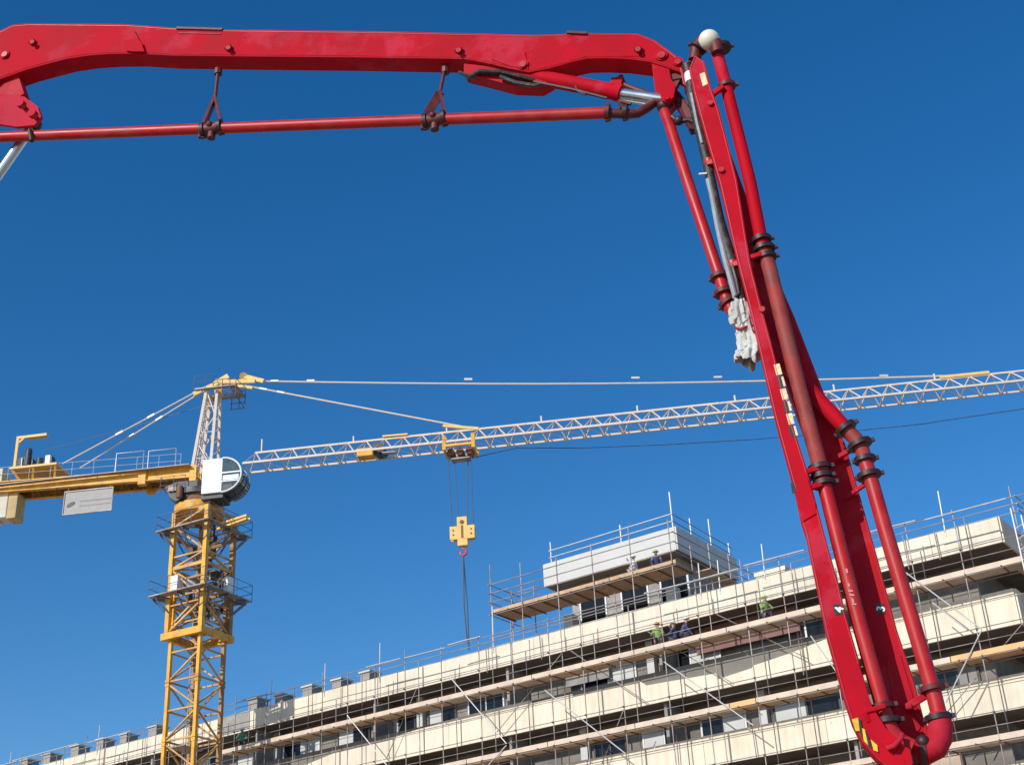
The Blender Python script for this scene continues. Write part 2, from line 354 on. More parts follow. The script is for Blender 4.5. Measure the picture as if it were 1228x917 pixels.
ledger(-73, 1.6, YF-.06, 22.2, .018); ledger(-73, 1.6, YF-.06, 22.5, .02)
# short bright rail lengths above the roofline, overlapping one another
for x0, x1, dz in ((-71,-64,.0), (-64.5,-58,.1), (-57,-53,.0), (-43.5,-41.5,.06), (-34,-31.6,.05), (-31.3,-28.6,.0), (-28.4,-26.3,.1), (-16.5,-11.5,.04), (-11.2,-8.2,.1), (-5.8,-3.0,.1), (-2.6,.9,.0)):
    ledger(x0, x1, YF-.09, 22.5+dz, .03, GALVB)
for x, z1 in ((-56.2, 24.0), (-41.3, 23.9), (-37.2, 24.0), (-33.2, 24.3), (-13.6, 23.9), (-12.6, 23.8), (-10.3, 24.0), (-6.6, 24.1), (-1.9, 24.2), (-25.6, 24.6), (-65, 23.8)):
    sb(MB().tube((x, YF+.05, 21.6), (x+.05, YF+.05, z1-.55), .03, 7), 'standard_extension', GALVB, smooth=True)
nt_ = 0; rest = MB()
for d in decks:
    x0s = -45 if d > 19 else -73
    for i, x in enumerate(cols):
        for q in (0, 1):
            xx = x-q*.95
            if xx < x0s or xx > 1.2: continue
            if nt_ < 100: sb(MB().tube((xx, YF-.12, d-.075), (xx, YI+.12, d-.075), .032, 6), 'transom', BRN, smooth=True); nt_ += 1
            else: rest.tube((xx, YF-.12, d-.075), (xx, YI+.12, d-.075), .032, 6)
r = sb(rest, 'transom', BRN); r['kind'] = 'stuff'
for k, d in enumerate(decks):
    x = 1.2; x0s = -45 if k == 0 else -73
    while x > x0s:
        ln = random.choice((3.9, 5.9, 4.9)); xe = max(x-ln, x0s)
        orange = (k == 1 and -12.8 < x < -7.0) or (k == 1 and x > 1) or (k == 2 and random.random() < .5 and x > -12) or (k > 2 and random.random() < .3)
        if k == 1 and x > -12.8 and xe < -12.8: xe = -12.8
        mt = PLY[0] if orange else random.choice(PLY[1:])
        m = MB()
        for q in range(4): m.box((xe+.02, YF+.03+q*.25, d-.06+random.uniform(0, .004)), (x-.02, YF+.03+q*.25+.242, d+.005))
        dk = sb(m, 'deck', mt)
        sb(MB().box((xe+.02, YF-.02, d-.07), (x-.02, YF+.015, d+.16)), 'toe_board', TOEO if orange else TOE, dk)
        x = xe
for (x0, z0), (x1, z1) in [[facx(*p, YF-.12) for p in pr] for pr in (((796, 793), (903, 869)), ((653, 827), (750, 903)), ((972, 762), (1010, 815)), ((540, 812), (607, 891)), ((416, 857), (470, 925)),
        ((1082, 683), (1177, 754)), ((1177, 755), (1134, 842)), ((1118, 722), (1160, 755)), ((607, 893), (585, 917)))]:
    sb(MB().tube((x0, YF-.1, z0), (x1, YF-.1, z1), .028, 7), 'brace', GALVB, smooth=True)
for q in range(16):
    x0 = -4-q*4.3+random.uniform(-1, 1); d = random.choice(decks[:3]); dx = random.choice((-2.1, 2.1, 4.2, -4.2))
    sb(MB().tube((x0, YI-.08, d-2.0+random.uniform(-.3, .3)), (x0+dx, YI-.08, d+1.2), .022, 6), 'brace', GALV, smooth=True)
for q in range(22):
    x0 = -2-q*2.7+random.uniform(-.8, .8); d = random.choice((19.85, 16.45, 13.1))
    sb(MB().tube((x0, YI+.12, d+random.uniform(.9, 1.3)), (x0+random.uniform(-.05, .05), YI+.12, d+random.uniform(2.4, 3.0)), .024, 6), 'tie_post', GALV, smooth=True)
# right-hand return and ladder beam
for y in (.9, 3.1, 5.4, 7.8, 10.2, 12.6):
    sb(MB().tube((1.25, y, 0), (1.25, y, 22.9 if y < 4 else 22.7), .03, 7), 'standard', GALV, smooth=True)
    sb(MB().tube((.35, y+.1, 0), (.35, y+.1, 22.4), .03, 7), 'standard', GALV, smooth=True)
for d in decks[:4]:
    for dz in (-.14, .5, 1.02, 2.0): sb(MB().tube((1.3, -1.7, d+dz), (1.3, 13.0, d+dz), .026, 6), 'ledger', GALV, smooth=True)
    dk = sb(MB().box((.4, -.3, d-.035), (1.2, 12.8, d+.005)), 'deck', PLY[2])
    sb(MB().box((1.215, -.3, d-.03), (1.25, 12.8, d+.17)), 'toe_board', TOE, dk)
for z in (22.1, 22.45): sb(MB().tube((1.3, -1.7, z), (1.3, 13.0, z), .026, 6), 'ledger', GALV, smooth=True)
m = MB().tube((1.0, YF-.2, 0), (1.0, YF-.2, 22.0), .034, 7).tube((1.35, YF-.2, 0), (1.35, YF-.2, 21.6), .034, 7)
z = .4
while z < 21.5: m.tube((1.0, YF-.2, z), (1.35, YF-.2, z+.12), .022, 6); z += .45
sb(m, 'ladder_beam', GALVB, smooth=True)
m = MB()   # swivel couplers
for d in decks[:4]:
    for x in cols:
        for dz in (-.14, 1.02): m.box((x-.04, YF-.1, d+dz-.035), (x+.04, YF-.0, d+dz+.035))
c = sb(m, 'coupler', STEELD); c['kind'] = 'stuff'
# --- penthouse scaffold
ps = thing('penthouse_scaffolding', bl(-21.5, 1.4, 22.0), 'smaller tube scaffolding with orange plywood deck around the white rooftop penthouse', 'scaffolding', rz=BAZ, world=False)
PO = V((-21.5, 1.4, 22.0))
def pb(m, name, mt, sub=None, smooth=None): return m.build(name, mt, sub or ps, off=PO, smooth=smooth)
for x, z1 in ((-27.2, 27.3), (-25.2, 26.9), (-22.9, 26.6), (-20.7, 26.8), (-18.4, 27.1), (-16.1, 26.9)):
    pb(MB().tube((x, .85, 22.0), (x, .85, z1), .03, 7), 'standard', GALV, smooth=True)
for x, z1 in ((-27.2, 26.3), (-25.7, 26.2), (-16.0, 26.0)):
    pb(MB().tube((x, 2.75, 22.0), (x, 2.75, z1), .03, 7), 'standard', GALV, smooth=True)
for y in (4.6, 6.8, 9.0):
    pb(MB().tube((-15.9, y, 22.0), (-15.9, y, 26.6), .03, 7), 'standard', GALV, smooth=True)
for z in (24.45, 25.15, 25.65, 26.15):
    pb(MB().tube((-27.4, .8, z), (-15.8, .8, z), .026, 6), 'ledger', GALV, smooth=True)
    pb(MB().tube((-15.85, .7, z), (-15.85, 9.4, z), .026, 6), 'ledger', GALV, smooth=True)
    pb(MB().tube((-27.25, .7, z), (-27.25, 3.6, z), .026, 6), 'ledger', GALV, smooth=True)
for z in (23.2, 22.7): pb(MB().tube((-27.4, .8, z), (-16, .8, z), .026, 6), 'ledger', GALV, smooth=True)
for z in (25.15, 25.65, 26.15): pb(MB().tube((-27.4, 2.8, z), (-25.3, 2.8, z), .026, 6), 'ledger', GALV, smooth=True)
x = -15.9
for q, ln in enumerate((3.9, 3.8, 3.6)):
    m = MB()
    for j in range(6): m.box((x-ln+.02, .95+j*.32, 24.58+random.uniform(0, .005)), (x-.02, .95+j*.32+.31, 24.63))
    dk = pb(m, 'deck', PLY[0]); pb(MB().box((x-ln+.02, .9, 24.58), (x-.02, .94, 24.76)), 'toe_board', PLY[2], dk); x -= ln
for j in range(12): pb(MB().tube((-27.1+j*1.0, .75, 24.54), (-27.1+j*1.0, 2.95, 24.54), .035, 6), 'transom', BRN)
m = MB().box((-15.9, 2.9, 24.58), (-15.1, 9, 24.63)); pb(m, 'deck', PLY[2])
# --- guard rail on the penthouse roof
gr = thing('roof_guard_rail', bl(-21, 3.2, PZ1-.25), 'thin tube guard rail along the top of the white penthouse', 'guard rail', rz=BAZ, world=False)
GO = V((-21, 3.2, PZ1-.25))
def gb(m, name, mt): return m.build(name, mt, gr, off=GO, smooth=True)
for x, h in ((-24.7, 1.5), (-20.2, 1.3), (-17.05, 2.3)): gb(MB().tube((x, 3.15, PZ1-.25), (x, 3.15, PZ1+h-.25), .04, 7), 'post', GALVB)
for y, h in ((5.0, 1.1), (7.2, 1.7), (9.3, .9)): gb(MB().tube((-17.0, y, PZ1-.25), (-17.0, y, PZ1+h), .036, 7), 'post', GALVB)
for z in (.35, .75): gb(MB().tube((-24.8, 3.1, PZ1+z), (-17.0, 3.1, PZ1+z+.05), .03, 7), 'rail', GALVB); gb(MB().tube((-16.95, 3.0, PZ1+z), (-16.95, 9.5, PZ1+z-.1), .026, 7), 'rail', GALV)
# ================================================================== TOWER CRANE
CY = 75.0; JA = math.radians(-7)
E1 = V((math.cos(JA), math.sin(JA), 0)); E2 = V((-math.sin(JA), math.cos(JA), 0))
def aty(px, py, Y): d = ray(px, py); return EYE+d*(Y/d.y)
A0 = aty(240, 600, CY); A0.z = 0
M0 = aty(235.5, 800, CY); M0.z = 0
def cr(px, py, b=0.):       # point of the jib plane at lateral offset b
    d = ray(px, py); t = (A0+E2*b-EYE).dot(E2)/d.dot(E2); return EYE+d*t
def ca(px, py, b=0.): P = cr(px, py, b); return (P-A0).dot(E1), P.z
def L(a, b, z): return A0+E1*a+E2*b+V((0, 0, z))
crane = thing('tower_crane', (A0.x, A0.y, 0), 'yellow lattice tower crane with white cab and long pale jib left of the building', 'tower crane')
def cb(m, name, mt, sub=None, smooth=None, bevel=0): return m.build(name, mt, sub or crane, off=(A0.x, A0.y, 0), smooth=smooth, bevel=bevel)
# mast: seen corner-on
ga = math.radians(13.6); fw = V((-math.sin(ga), math.cos(ga), 0)); rt = V((math.cos(ga), math.sin(ga), 0)); al = math.radians(40.5)
EL = -rt*math.cos(al)+fw*math.sin(al); ER = rt*math.sin(al)+fw*math.cos(al)
def MQ(p, q, z): return M0+EL*p+ER*q+V((0, 0, z))
S = 2.05; hs = S/2
zc = aty(237, 768, CY).z
cor = [(-hs, -hs), (hs, -hs), (hs, hs), (-hs, hs)]
z = 0.; k = 0; PH = 1.62
MB().quadbox(MQ(-2, -2, 0), EL*4, ER*4, V((0, 0, .6))).build('foundation_block', CONC, crane, off=(A0.x, A0.y, 0))
while z < zc+2.5:
    z1 = z+PH*2; base = None
    for ci, (p, q) in enumerate(cor):
        m = MB().quadbox(MQ(p-.1, q-.1, z), EL*.2, ER*.2, V((0, 0, z1-z-.01)))
        for zz in (z+.02, z1-.2): m.quadbox(MQ(p-.13, q-.13, zz), EL*.26, ER*.26, V((0, 0, .17)))
        if base is None: base = cb(m, 'mast_section', YEL)
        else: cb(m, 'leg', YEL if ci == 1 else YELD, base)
    m = MB()
    for pn in range(2):
        za = z+pn*PH; zb = za+PH
        for i in range(4):
            a = cor[i]; b = cor[(i+1) % 4]
            m.bar(MQ(*a, za+.08), MQ(*b, za+.08), .09)
            lo, hi = (a, b) if (pn+i) % 2 else (b, a)
            m.bar(MQ(*lo, za+.12), MQ(*hi, zb-.05), .085)
        m.bar(MQ(*cor[0], za+.08), MQ(*cor[2], za+.08), .06)
    cb(m, 'bracing', YELB, base)
    m = MB().bar(MQ(.35, -.1, z), MQ(.35, -.1, z1), .05).bar(MQ(-.1, -.1, z), MQ(-.1, -.1, z1), .05)
    zz = z
    while zz < z1: m.bar(MQ(.35, -.1, zz), MQ(-.1, -.1, zz), .03); zz += .3
    if k % 2: m.quadbox(MQ(-.2, -.9, z1-.3), EL*1.1, ER*1.6, V((0, 0, .05)))
    cb(m, 'ladder', GALV, base)
    z = z1; k += 1
# climbing cage
zt = aty(238, 618, CY).z; z2p = aty(238, 719, CY).z; z1p = aty(238, 642, CY).z
hc = 1.2
cc = [(-hc, -hc), (hc, -hc), (hc, hc), (-hc, hc)]
cage = cb(MB().quadbox(MQ(-hc-.2, -hc-.2, zc-.05), EL*(2*hc+.5), ER*.25, V((0,0,.38))).quadbox(MQ(-hc-.2, -hc+.052, zc-.05), EL*.25, ER*(2*hc+.2), V((0,0,.38)))
    .quadbox(MQ(hc-.05, -hc+.053, zc-.05), EL*.25, ER*(2*hc), V((0,0,.38))).quadbox(MQ(-hc+.053, hc-.05, zc-.05), EL*(2*hc-.11), ER*.25, V((0,0,.38))), 'climbing_cage', YEL)
for i, (p, q) in enumerate(cc):
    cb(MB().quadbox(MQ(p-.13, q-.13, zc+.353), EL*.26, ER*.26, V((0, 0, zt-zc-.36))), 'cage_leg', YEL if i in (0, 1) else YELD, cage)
m = MB(); hz = [zc+.35, z2p-.5, z2p+1.7, z1p-1.5, z1p+.4, zt-.1]
for i in range(4):
    a, b = cc[i], cc[(i+1) % 4]
    for j, zz in enumerate(hz):
        m.bar(MQ(*a, zz), MQ(*b, zz), .13 if j in (1, 2, 5) else .09, .18 if j in (2, 5) else .09)
        if j < 5:
            lo, hi = (a, b) if (i+j) % 2 else (b, a); m.bar(MQ(*lo, zz), MQ(*hi, hz[j+1]), .1)
cb(m, 'cage_bracing', YELB, cage)
for q in range(16):
    zz = zc+1+(zt-zc-2.4)*q/15; p, r2 = random.uniform(-1.1, .7), random.uniform(-1.1, .7)
    if q % 3 == 0: cb(MB().tube(MQ(p, r2, zz), MQ(p, r2, zz+1.1), .12, 10), 'jacking_cylinder', STEELD, cage, smooth=True)
    elif q % 3 == 1: cb(MB().quadbox(MQ(-1.3, r2, zz), EL*2.6, ER*.14, V((0, 0, .16))), 'cross_beam', YELD, cage)
    else: cb(MB().quadbox(MQ(p, r2, zz), EL*.45, ER*.4, V((0, 0, .5))), 'hydraulic_pack', STEELD, cage, bevel=.03)
for p, q, zz in ((.5, -hc-.25, z2p+.3), (-hc-.25, .6, z2p+.4)):
    cb(MB().quadbox(MQ(p, q, zz), EL*.5, ER*.5, V((0, 0, .9))), 'control_cabinet', CABW, cage, bevel=.02)
def ring(zp, out, inn, name):
    rr = MB(); 
    rr.quadbox(MQ(-out, -out, zp), EL*2*out, ER*(out-inn), V((0,0,.07))).quadbox(MQ(-out, inn, zp), EL*2*out, ER*(out-inn), V((0,0,.07)))
    rr.quadbox(MQ(-out, -inn+.002, zp), EL*(out-inn), ER*(2*inn-.004), V((0,0,.07))).quadbox(MQ(inn, -inn+.002, zp), EL*(out-inn), ER*(2*inn-.004), V((0,0,.07)))
    p = cb(rr, name, GALV, cage)
    r_ = MB(); c4 = [(-out, -out), (out, -out), (out, out), (-out, out)]
    for i in range(4):
        a, b = V(c4[i]), V(c4[(i+1) % 4])
        for h in (.5, 1.0): r_.tube(MQ(a.x, a.y, zp+h), MQ(b.x, b.y, zp+h), .02, 5)
        for t in (0, .33, .66): c_ = a.lerp(b, t); r_.tube(MQ(c_.x, c_.y, zp), MQ(c_.x, c_.y, zp+1.0), .022, 5)
        for t in (.1, .5, .9):
            c_ = a.lerp(b, t); s_ = c_*(1.35/out); r_.bar(MQ(c_.x, c_.y, zp-.02), MQ(s_.x, s_.y, zp-.9), .07)
            r_.bar(MQ(c_.x, c_.y, zp-.06), MQ(s_.x, s_.y, zp-.06), .08)
    cb(r_, 'railing', BLUEST, cage)
ring(z2p, 2.05, 1.55, 'platform'); ring(z1p, 1.95, 1.55, 'platform')
# monorail beam sticking out to the right
P1 = cr(262, 629, -.3); P2 = cr(297, 618, -.9)
cb(MB().bar(P1, P2, .25, .12).bar(P1+V((0,0,-.3)), P2+V((0,0,-.22)), .3, .1).bar(P1+E2*.5, P2+E2*.5, .12), 'monorail_beam', YELP, cage)
# slewing unit
ze = aty(238, 592, CY).z
def disc(zc_, r, h, n=28): return MB().tube(A0+V((0,0,zc_)), A0+V((0,0,zc_+h)), r, n)
cb(disc(zt-.1, 1.45, .55), 'turntable_base', YEL, smooth=True)
cb(disc(zt+.46, 1.3, .45), 'slewing_ring', BRN, smooth=True)
slw = cb(disc(zt+.92, 1.5, .35), 'slewing_platform', STEELD, smooth=True)
cb(MB().prism([L(-1.75, -1.3, zt+1.45), L(-1.0, -1.3, zt+1.75), L(.3, -1.3, zt+1.7), L(.3, -1.3, zt+.95), L(-1.0, -1.3, zt+.45), L(-1.35, -1.3, zt+.7)], E2*2.2), 'slewing_frame', STEELD, slw, bevel=.05)
cb(MB().quadbox(L(-1.45, -1.42, zt+1.1), E1*.5, E2*.11, V((0,0,.4))), 'slewing_motor', GALV, slw, bevel=.03)
cb(MB().tube(L(-.7, -1.5, zt+.6), L(-.7, -1.5, zt+1.3), .18, 12), 'slewing_motor', BRN, slw, smooth=True)
m = MB()
for a in (-1.9, -1.1, -.4): m.tube(L(a, -1.5, zt+.9), L(a, -1.5, zt+2.0), .02, 5)
for h in (1.45, 2.0): m.tube(L(-1.9, -1.5, zt+h), L(-.4, -1.5, zt+h), .02, 5).tube(L(-1.9, -1.5, zt+h), L(-1.9, 1.0, zt+h), .02, 5)
for a in (1.2, 1.8): m.tube(L(a, -1.0, zt-.6), L(a, -1.0, zt+.9), .02, 5)
for h in (-.4, .0, .4, .8): m.tube(L(1.2, -1.0, zt+h), L(1.8, -1.0, zt+h), .02, 5)
cb(m, 'railing', BLUEST, slw)
# central yellow column and tower head
a0, zr = ca(229, 562, -.65); 
hp = cr(262, 470)               # head of the A-frame
ah, zh = (hp-A0).dot(E1), hp.z
cb(MB().quadbox(L(-.45, -.8, zt+1.27), E1*.4, E2*.4, V((0,0, zr-zt-1.1))).quadbox(L(-.45, .4, zt+1.27), E1*.4, E2*.4, V((0,0, zr-zt-1.1))).quadbox(L(.75, -.3, zt+1.27), E1*.4, E2*.6, V((0,0, zr-zt-1.1))), 'turret_column', YEL)
head = None
bas = {}
legs = [((a0+.1, -.7, zr), (ah-.62, -.4, zh)), ((a0+.1, .7, zr), (ah-.62, .4, zh)), ((ah+.0, -.62, zr), (ah+.02, -.28, zh)), ((ah+.0, .62, zr), (ah+.02, .28, zh))]
for i, (p, q) in enumerate(legs):
    m = MB().bar(L(*p), L(*q), .17)
    if head is None: head = cb(m, 'tower_head', CREAM)
    else: cb(m, 'head_leg', CREAM, head)
m = MB()
lp = lambda i, t: L(*[legs[i][0][j]+(legs[i][1][j]-legs[i][0][j])*t for j in range(3)])
for k in range(7):
    t0, t1 = k/7, (k+1)/7
    for i, j in ((0, 1), (2, 3)):
        m.bar(lp(i, t0), lp(j, t1), .055); m.bar(lp(i, t1), lp(j, t1), .05)
for k in range(3):
    t0, t1 = k/3, (k+1)/3
    for i, j in ((0, 2), (1, 3)): m.bar(lp(i, t0) if k % 2 else lp(j, t0), lp(j, t1) if k % 2 else lp(i, t1), .055); m.bar(lp(i, t0+.12), lp(j, t0+.12), .045)
cb(m, 'head_bracing', CREAM, head)
m = MB()     # ladder up the left pair
for k in range(30):
    a = lp(0, k/30).lerp(lp(1, k/30), .3); b = lp(0, k/30).lerp(lp(1, k/30), .6); m.bar(a, b, .035)
m.bar(lp(0, 0).lerp(lp(1, 0), .3), lp(0, 1).lerp(lp(1, 1), .3), .05).bar(lp(0, 0).lerp(lp(1, 0), .6), lp(0, 1).lerp(lp(1, 1), .6), .05)
cb(m, 'head_ladder', CREAM, head)
# head platform + rails
zp = cr(262, 470).z
def ra(px, py): return ca(px, py)[0]
x0, x1 = ra(238, 470), ra(287, 478)
m = MB().quadbox(L(x0, -.75, zp-.03), E1*(x1-x0), E2*.3, V((0,0,.06))).quadbox(L(x0, .45, zp-.03), E1*(x1-x0), E2*.6, V((0,0,.06))).quadbox(L(x1-.5, -.448, zp-.03), E1*.5, E2*.89, V((0,0,.06)))
cb(m, 'head_platform', GALV, head)
m = MB()
for b in (-.75, 1.05):
    for h in (-.75, -.35, .45, .85):
        if h < 0: m.tube(L(ah+.4, b, zp+h), L(x1, b, zp+h), .028, 5)
        else: m.tube(L(x0, b, zp+h), L(x1 if h < .8 else ah-.1, b, zp+h), .025, 5)
    for a in (x0, x0+.7, ah+.5, (ah+x1)/2+.3, x1): m.tube(L(a, b, zp-(.75 if a > ah else 0)), L(a, b, zp+(.85 if a < ah else .45)), .028, 5)
for h in (-.75, .0, .45): m.tube(L(x1, -.75, zp+h), L(x1, 1.05, zp+h), .028, 5)
cb(m, 'head_railing', BLUEST, head)
# apex horns
ap = cr(272, 456)
m = MB().bar(cr(232, 473, -.2), cr(262, 459, -.2), .16, .28).bar(cr(232, 473, .2), cr(262, 459, .2), .16, .28).bar(cr(258, 462), cr(275, 452), .35, .38).bar(cr(262, 475), cr(264, 456), .5, .4)
m.bar(cr(266, 458, -.2), cr(306, 457, -.2), .14, .26).bar(cr(266, 458, .2), cr(306, 457, .2), .14, .26).bar(cr(272, 461, -.1), cr(303, 465, -.1), .12, .2)
cb(m, 'apex_yoke', YELP, head, bevel=.02)
m = MB().bar(cr(292, 451, -.15), cr(316, 457, -.15), .12, .26).bar(cr(292, 451, .15), cr(316, 457, .15), .12, .26)
m.tube(cr(292, 451, -.25), cr(292, 451, .25), .24, 16)
cb(m, 'apex_sheave', YELP, head, smooth=True)
# jib
aJ, zJ = ca(286, 562, 0); zJ += .0
JW, JH = 1.4, .92
def bz(a): return zJ
nsec = 10; SL = 5.6
anear, znear = ca(291, 555.5, -JW/2); zl = znear
aend, zend = ca(1180, 461, -JW/2)
slope = (zend-znear)/(aend-anear)
def jz(a): return zl+slope*(a-anear)
PP = SL/5.
for k in range(nsec):
    s0 = anear+k*SL; s1 = s0+SL
    t_ = .075 if k < 5 else .065
    sec = cb(MB().bar(L(s0, -JW/2, jz(s0)), L(s1-.02, -JW/2, jz(s1)), t_*1.7), 'jib_section', CREAM)
    cb(MB().bar(L(s0, JW/2, jz(s0)), L(s1-.02, JW/2, jz(s1)), t_*1.5), 'chord', CREAM, sec)
    cb(MB().bar(L(s0+(.5 if k == 0 else 0), 0, jz(s0)+JH), L(s1-.02, 0, jz(s1)+JH), t_*1.5), 'chord', CREAM, sec)
    m = MB()
    for q in range(5):
        p0 = s0+q*PP; pm = p0+PP/2; p1 = p0+PP
        for b in (-JW/2, JW/2):
            m.bar(L(p0, b, jz(p0)), L(pm, 0, jz(pm)+JH), .058).bar(L(pm, 0, jz(pm)+JH), L(p1, b, jz(p1)), .058)
        m.bar(L(p0, -JW/2, jz(p0)), L(p0, JW/2, jz(p0)), .05).bar(L(p0, -JW/2, jz(p0)), L(p1, JW/2, jz(p1)), .04)
    cb(m, 'bracing', CREAM, sec)
    cb(MB().tube(L(s0+.9, 0, jz(s0)+JH), L(s0+.9, 0, jz(s0)+JH+(.85 if k == 0 else .4)), .06, 6), 'safety_post', CREAM, sec)
# ties
def tie(pts, r, joints, name='jib_tie', b=0., mt=CREAM):
    o = cb(MB().path(pts, r, 7), name, mt, smooth=True)
    for t in joints:
        L_ = pts[0].lerp(pts[-1], t); d = (pts[-1]-pts[0]).normalized()
        cb(MB().bar(L_-d*.24, L_+d*.24, .13, .11), 'tie_joint', GALVB, o)
    return o
aT1 = ca(1160, 451)[0]; aT2 = ca(572, 517)[0]
pT1 = L(aT1, 0, jz(aT1)+JH+.1); pT2 = L(aT2, 0, jz(aT2)+JH)
sag = [cr(314, 457).lerp(pT1, t)+V((0, 0, -.35*math.sin(math.pi*t))) for t in [i/12 for i in range(13)]]
tie(sag, .055, (.02, .075, .31, .55, .665, .89))
tie([cr(303, 464), pT2], .055, (.05, .13))
cb(MB().bar(L(aT2-2.0, 0, jz(aT2)+JH+.45), L(aT2+.1, 0, jz(aT2)+JH+.02), .18, .16), 'tie_yoke', YELP)
cb(MB().bar(L(aT1-1.5, 0, jz(aT1)+JH+.12), L(aT1+1.2, 0, jz(aT1)+JH+.1), .22, .16), 'tie_yoke', YELP)
# trolley winch on the jib
aw, _ = ca(437, 546, -JW/2); aw2, _ = ca(452, 540, -JW/2)
cb(MB().quadbox(L(aw-.45, -.75, jz(aw)-.35), E1*.95, E2*.7, V((0,0,.5))), 'trolley_winch', YEL, bevel=.04)
cb(MB().tube(L(aw2, -.45, jz(aw2)+.2), L(aw2, .35, jz(aw2)+.2), .38, 14).bar(L(aw2-.3, -.2, jz(aw2)+.5), L(aw2+.5, -.2, jz(aw2)-.25), .18, .35), 'winch_drum', STEELD, smooth=True)
cb(MB().bar(L(aw2+.2, 0, jz(aw2)+JH+.15), L(aw2+1.7, 0, jz(aw2)+JH+.12), .3, .1), 'winch_cover', YELP)
cb(MB().bar(L(aw2+.3, -.6, jz(aw2)-.25), L(aw2+1.1, -.6, jz(aw2)-.3), .3, .06), 'winch_tray', GALV)
# trolley
t0, _ = ca(533, 550, -.7); t1, _ = ca(568, 546, -.7); tz = jz(t0)
tr = cb(MB().bar(L(t0, -.75, tz+.35), L(t0, -.75, tz-.55), .2, .12).bar(L(t1, -.75, tz+.35), L(t1, -.75, tz-.55), .2, .12).bar(L(t0-.1, -.75, tz-.28), L(t1+.1, -.75, tz-.28), .12, .14)
    .bar(L(t0, .75, tz+.2), L(t0, .75, tz-.45), .14).bar(L(t1, .75, tz+.2), L(t1, .75, tz-.45), .14).bar(L(t0-.1, .75, tz-.28), L(t1+.1, .75, tz-.28), .12, .14).bar(L(t0, -.75, tz-.5), L(t0, .75, tz-.5), .12).bar(L(t1, -.75, tz-.5), L(t1, .75, tz-.5), .12), 'trolley', YEL)
for a in (t0+.3, (t0+t1)/2, t1-.3): cb(MB().tube(L(a, -.35, tz-.5), L(a, .35, tz-.5), .22, 12), 'sheave', BRN, tr, smooth=True)
cb(MB().quadbox(L(t0+.3, -.3, tz-.95), E1*(t1-t0-.6), E2*.6, V((0,0,.07))), 'trolley_tray', GALV, tr)
# hook block on four falls
hcx, hz0 = ca(555, 640); hz1 = ca(555, 621)[1]
W2 = ca(570, 640)[0]-hcx
for px0, px1, py1, b in ((538, 543, 632, -.2), (544, 550, 624, .2), (561, 559.5, 624, .2), (566, 568, 632, -.2)):
    a_ = ca(px0, 552)[0]; b_ = ca(px1, py1)
    cb(MB().tube(L(a_, b, tz-.5), L(b_[0], b*.5, b_[1]), .022, 5), 'hoist_rope', STEELD)
hk = cb(MB().quadbox(L(hcx-W2, -.2, hz0-.36), E1*2*W2, E2*.1, V((0,0,.8))).quadbox(L(hcx-W2, .1, hz0-.36), E1*2*W2, E2*.1, V((0,0,.8))).quadbox(L(hcx-.29, -.19, hz0-.75), E1*.58, E2*.38, V((0,0,hz1-hz0+.78))), 'hook_block', YELP, bevel=.03)
cb(MB().tube(L(hcx, -.22, hz1-.3), L(hcx, .22, hz1-.3), .12, 14), 'hook_sheave', BRN, hk, smooth=True)
for sx in (-1, 1):
    for dz_ in (-.2, .25): cb(MB().tube(L(hcx+sx*W2*.72, -.23, hz0+dz_*.6+.04), L(hcx+sx*W2*.72, -.19, hz0+dz_*.6+.04), .05, 8), 'bolt', BRN, hk, smooth=True)
    cb(MB().tube(L(hcx+sx*W2*.55, -.09, hz0+.2), L(hcx+sx*W2*.55, .09, hz0+.2), .33, 16), 'block_sheave', STEELD, hk, smooth=True)
cb(MB().quadbox(L(hcx-.06, -.215, hz0-.3), E1*.12, E2*.02, V((0,0,.75))), 'slot', BRN, hk)
hp_ = []
for q in range(12):
    t = math.radians(90-q*25); hp_.append(L(hcx+.17*math.cos(t), 0, hz0-1.08+.19*math.sin(t)))
cb(MB().path([L(hcx, 0, hz0-.7)]+hp_, .075, 8), 'hook', PINK, hk, smooth=True)
zb_ = aty(560, 779, (L(hcx, 0, 0)).y).z
ch = MB()
for q in range(2):
    o_ = (-.06, .1)[q]
    ch.path([L(hcx-.02, 0, hz0-1.22), L(hcx+o_, o_, hz0-4.2), L(hcx+.08+o_*.5, 0, hz0-6.3-q*.4)], .035, 6)
ch.path([L(hcx+.08, 0, hz0-6), L(hcx+.1, 0, zb_)], .028, 6).ball(L(hcx+.1, 0, hz0-6.2), .08)
tag(ch.build('lifting_sling', SIGND, smooth=True), 'thin dark lifting sling hanging from the yellow crane hook down to the roof', 'lifting sling')
# slack line under the jib
pts = []
for px, py in ((566, 549), (620, 537), (700, 537), (800, 533), (900, 527), (1000, 519), (1100, 509), (1228, 490), (1330, 474)): pts.append(cr(px, py, .3))
cb(MB().path(pts, .024, 5), 'trolley_rope', STEELD)
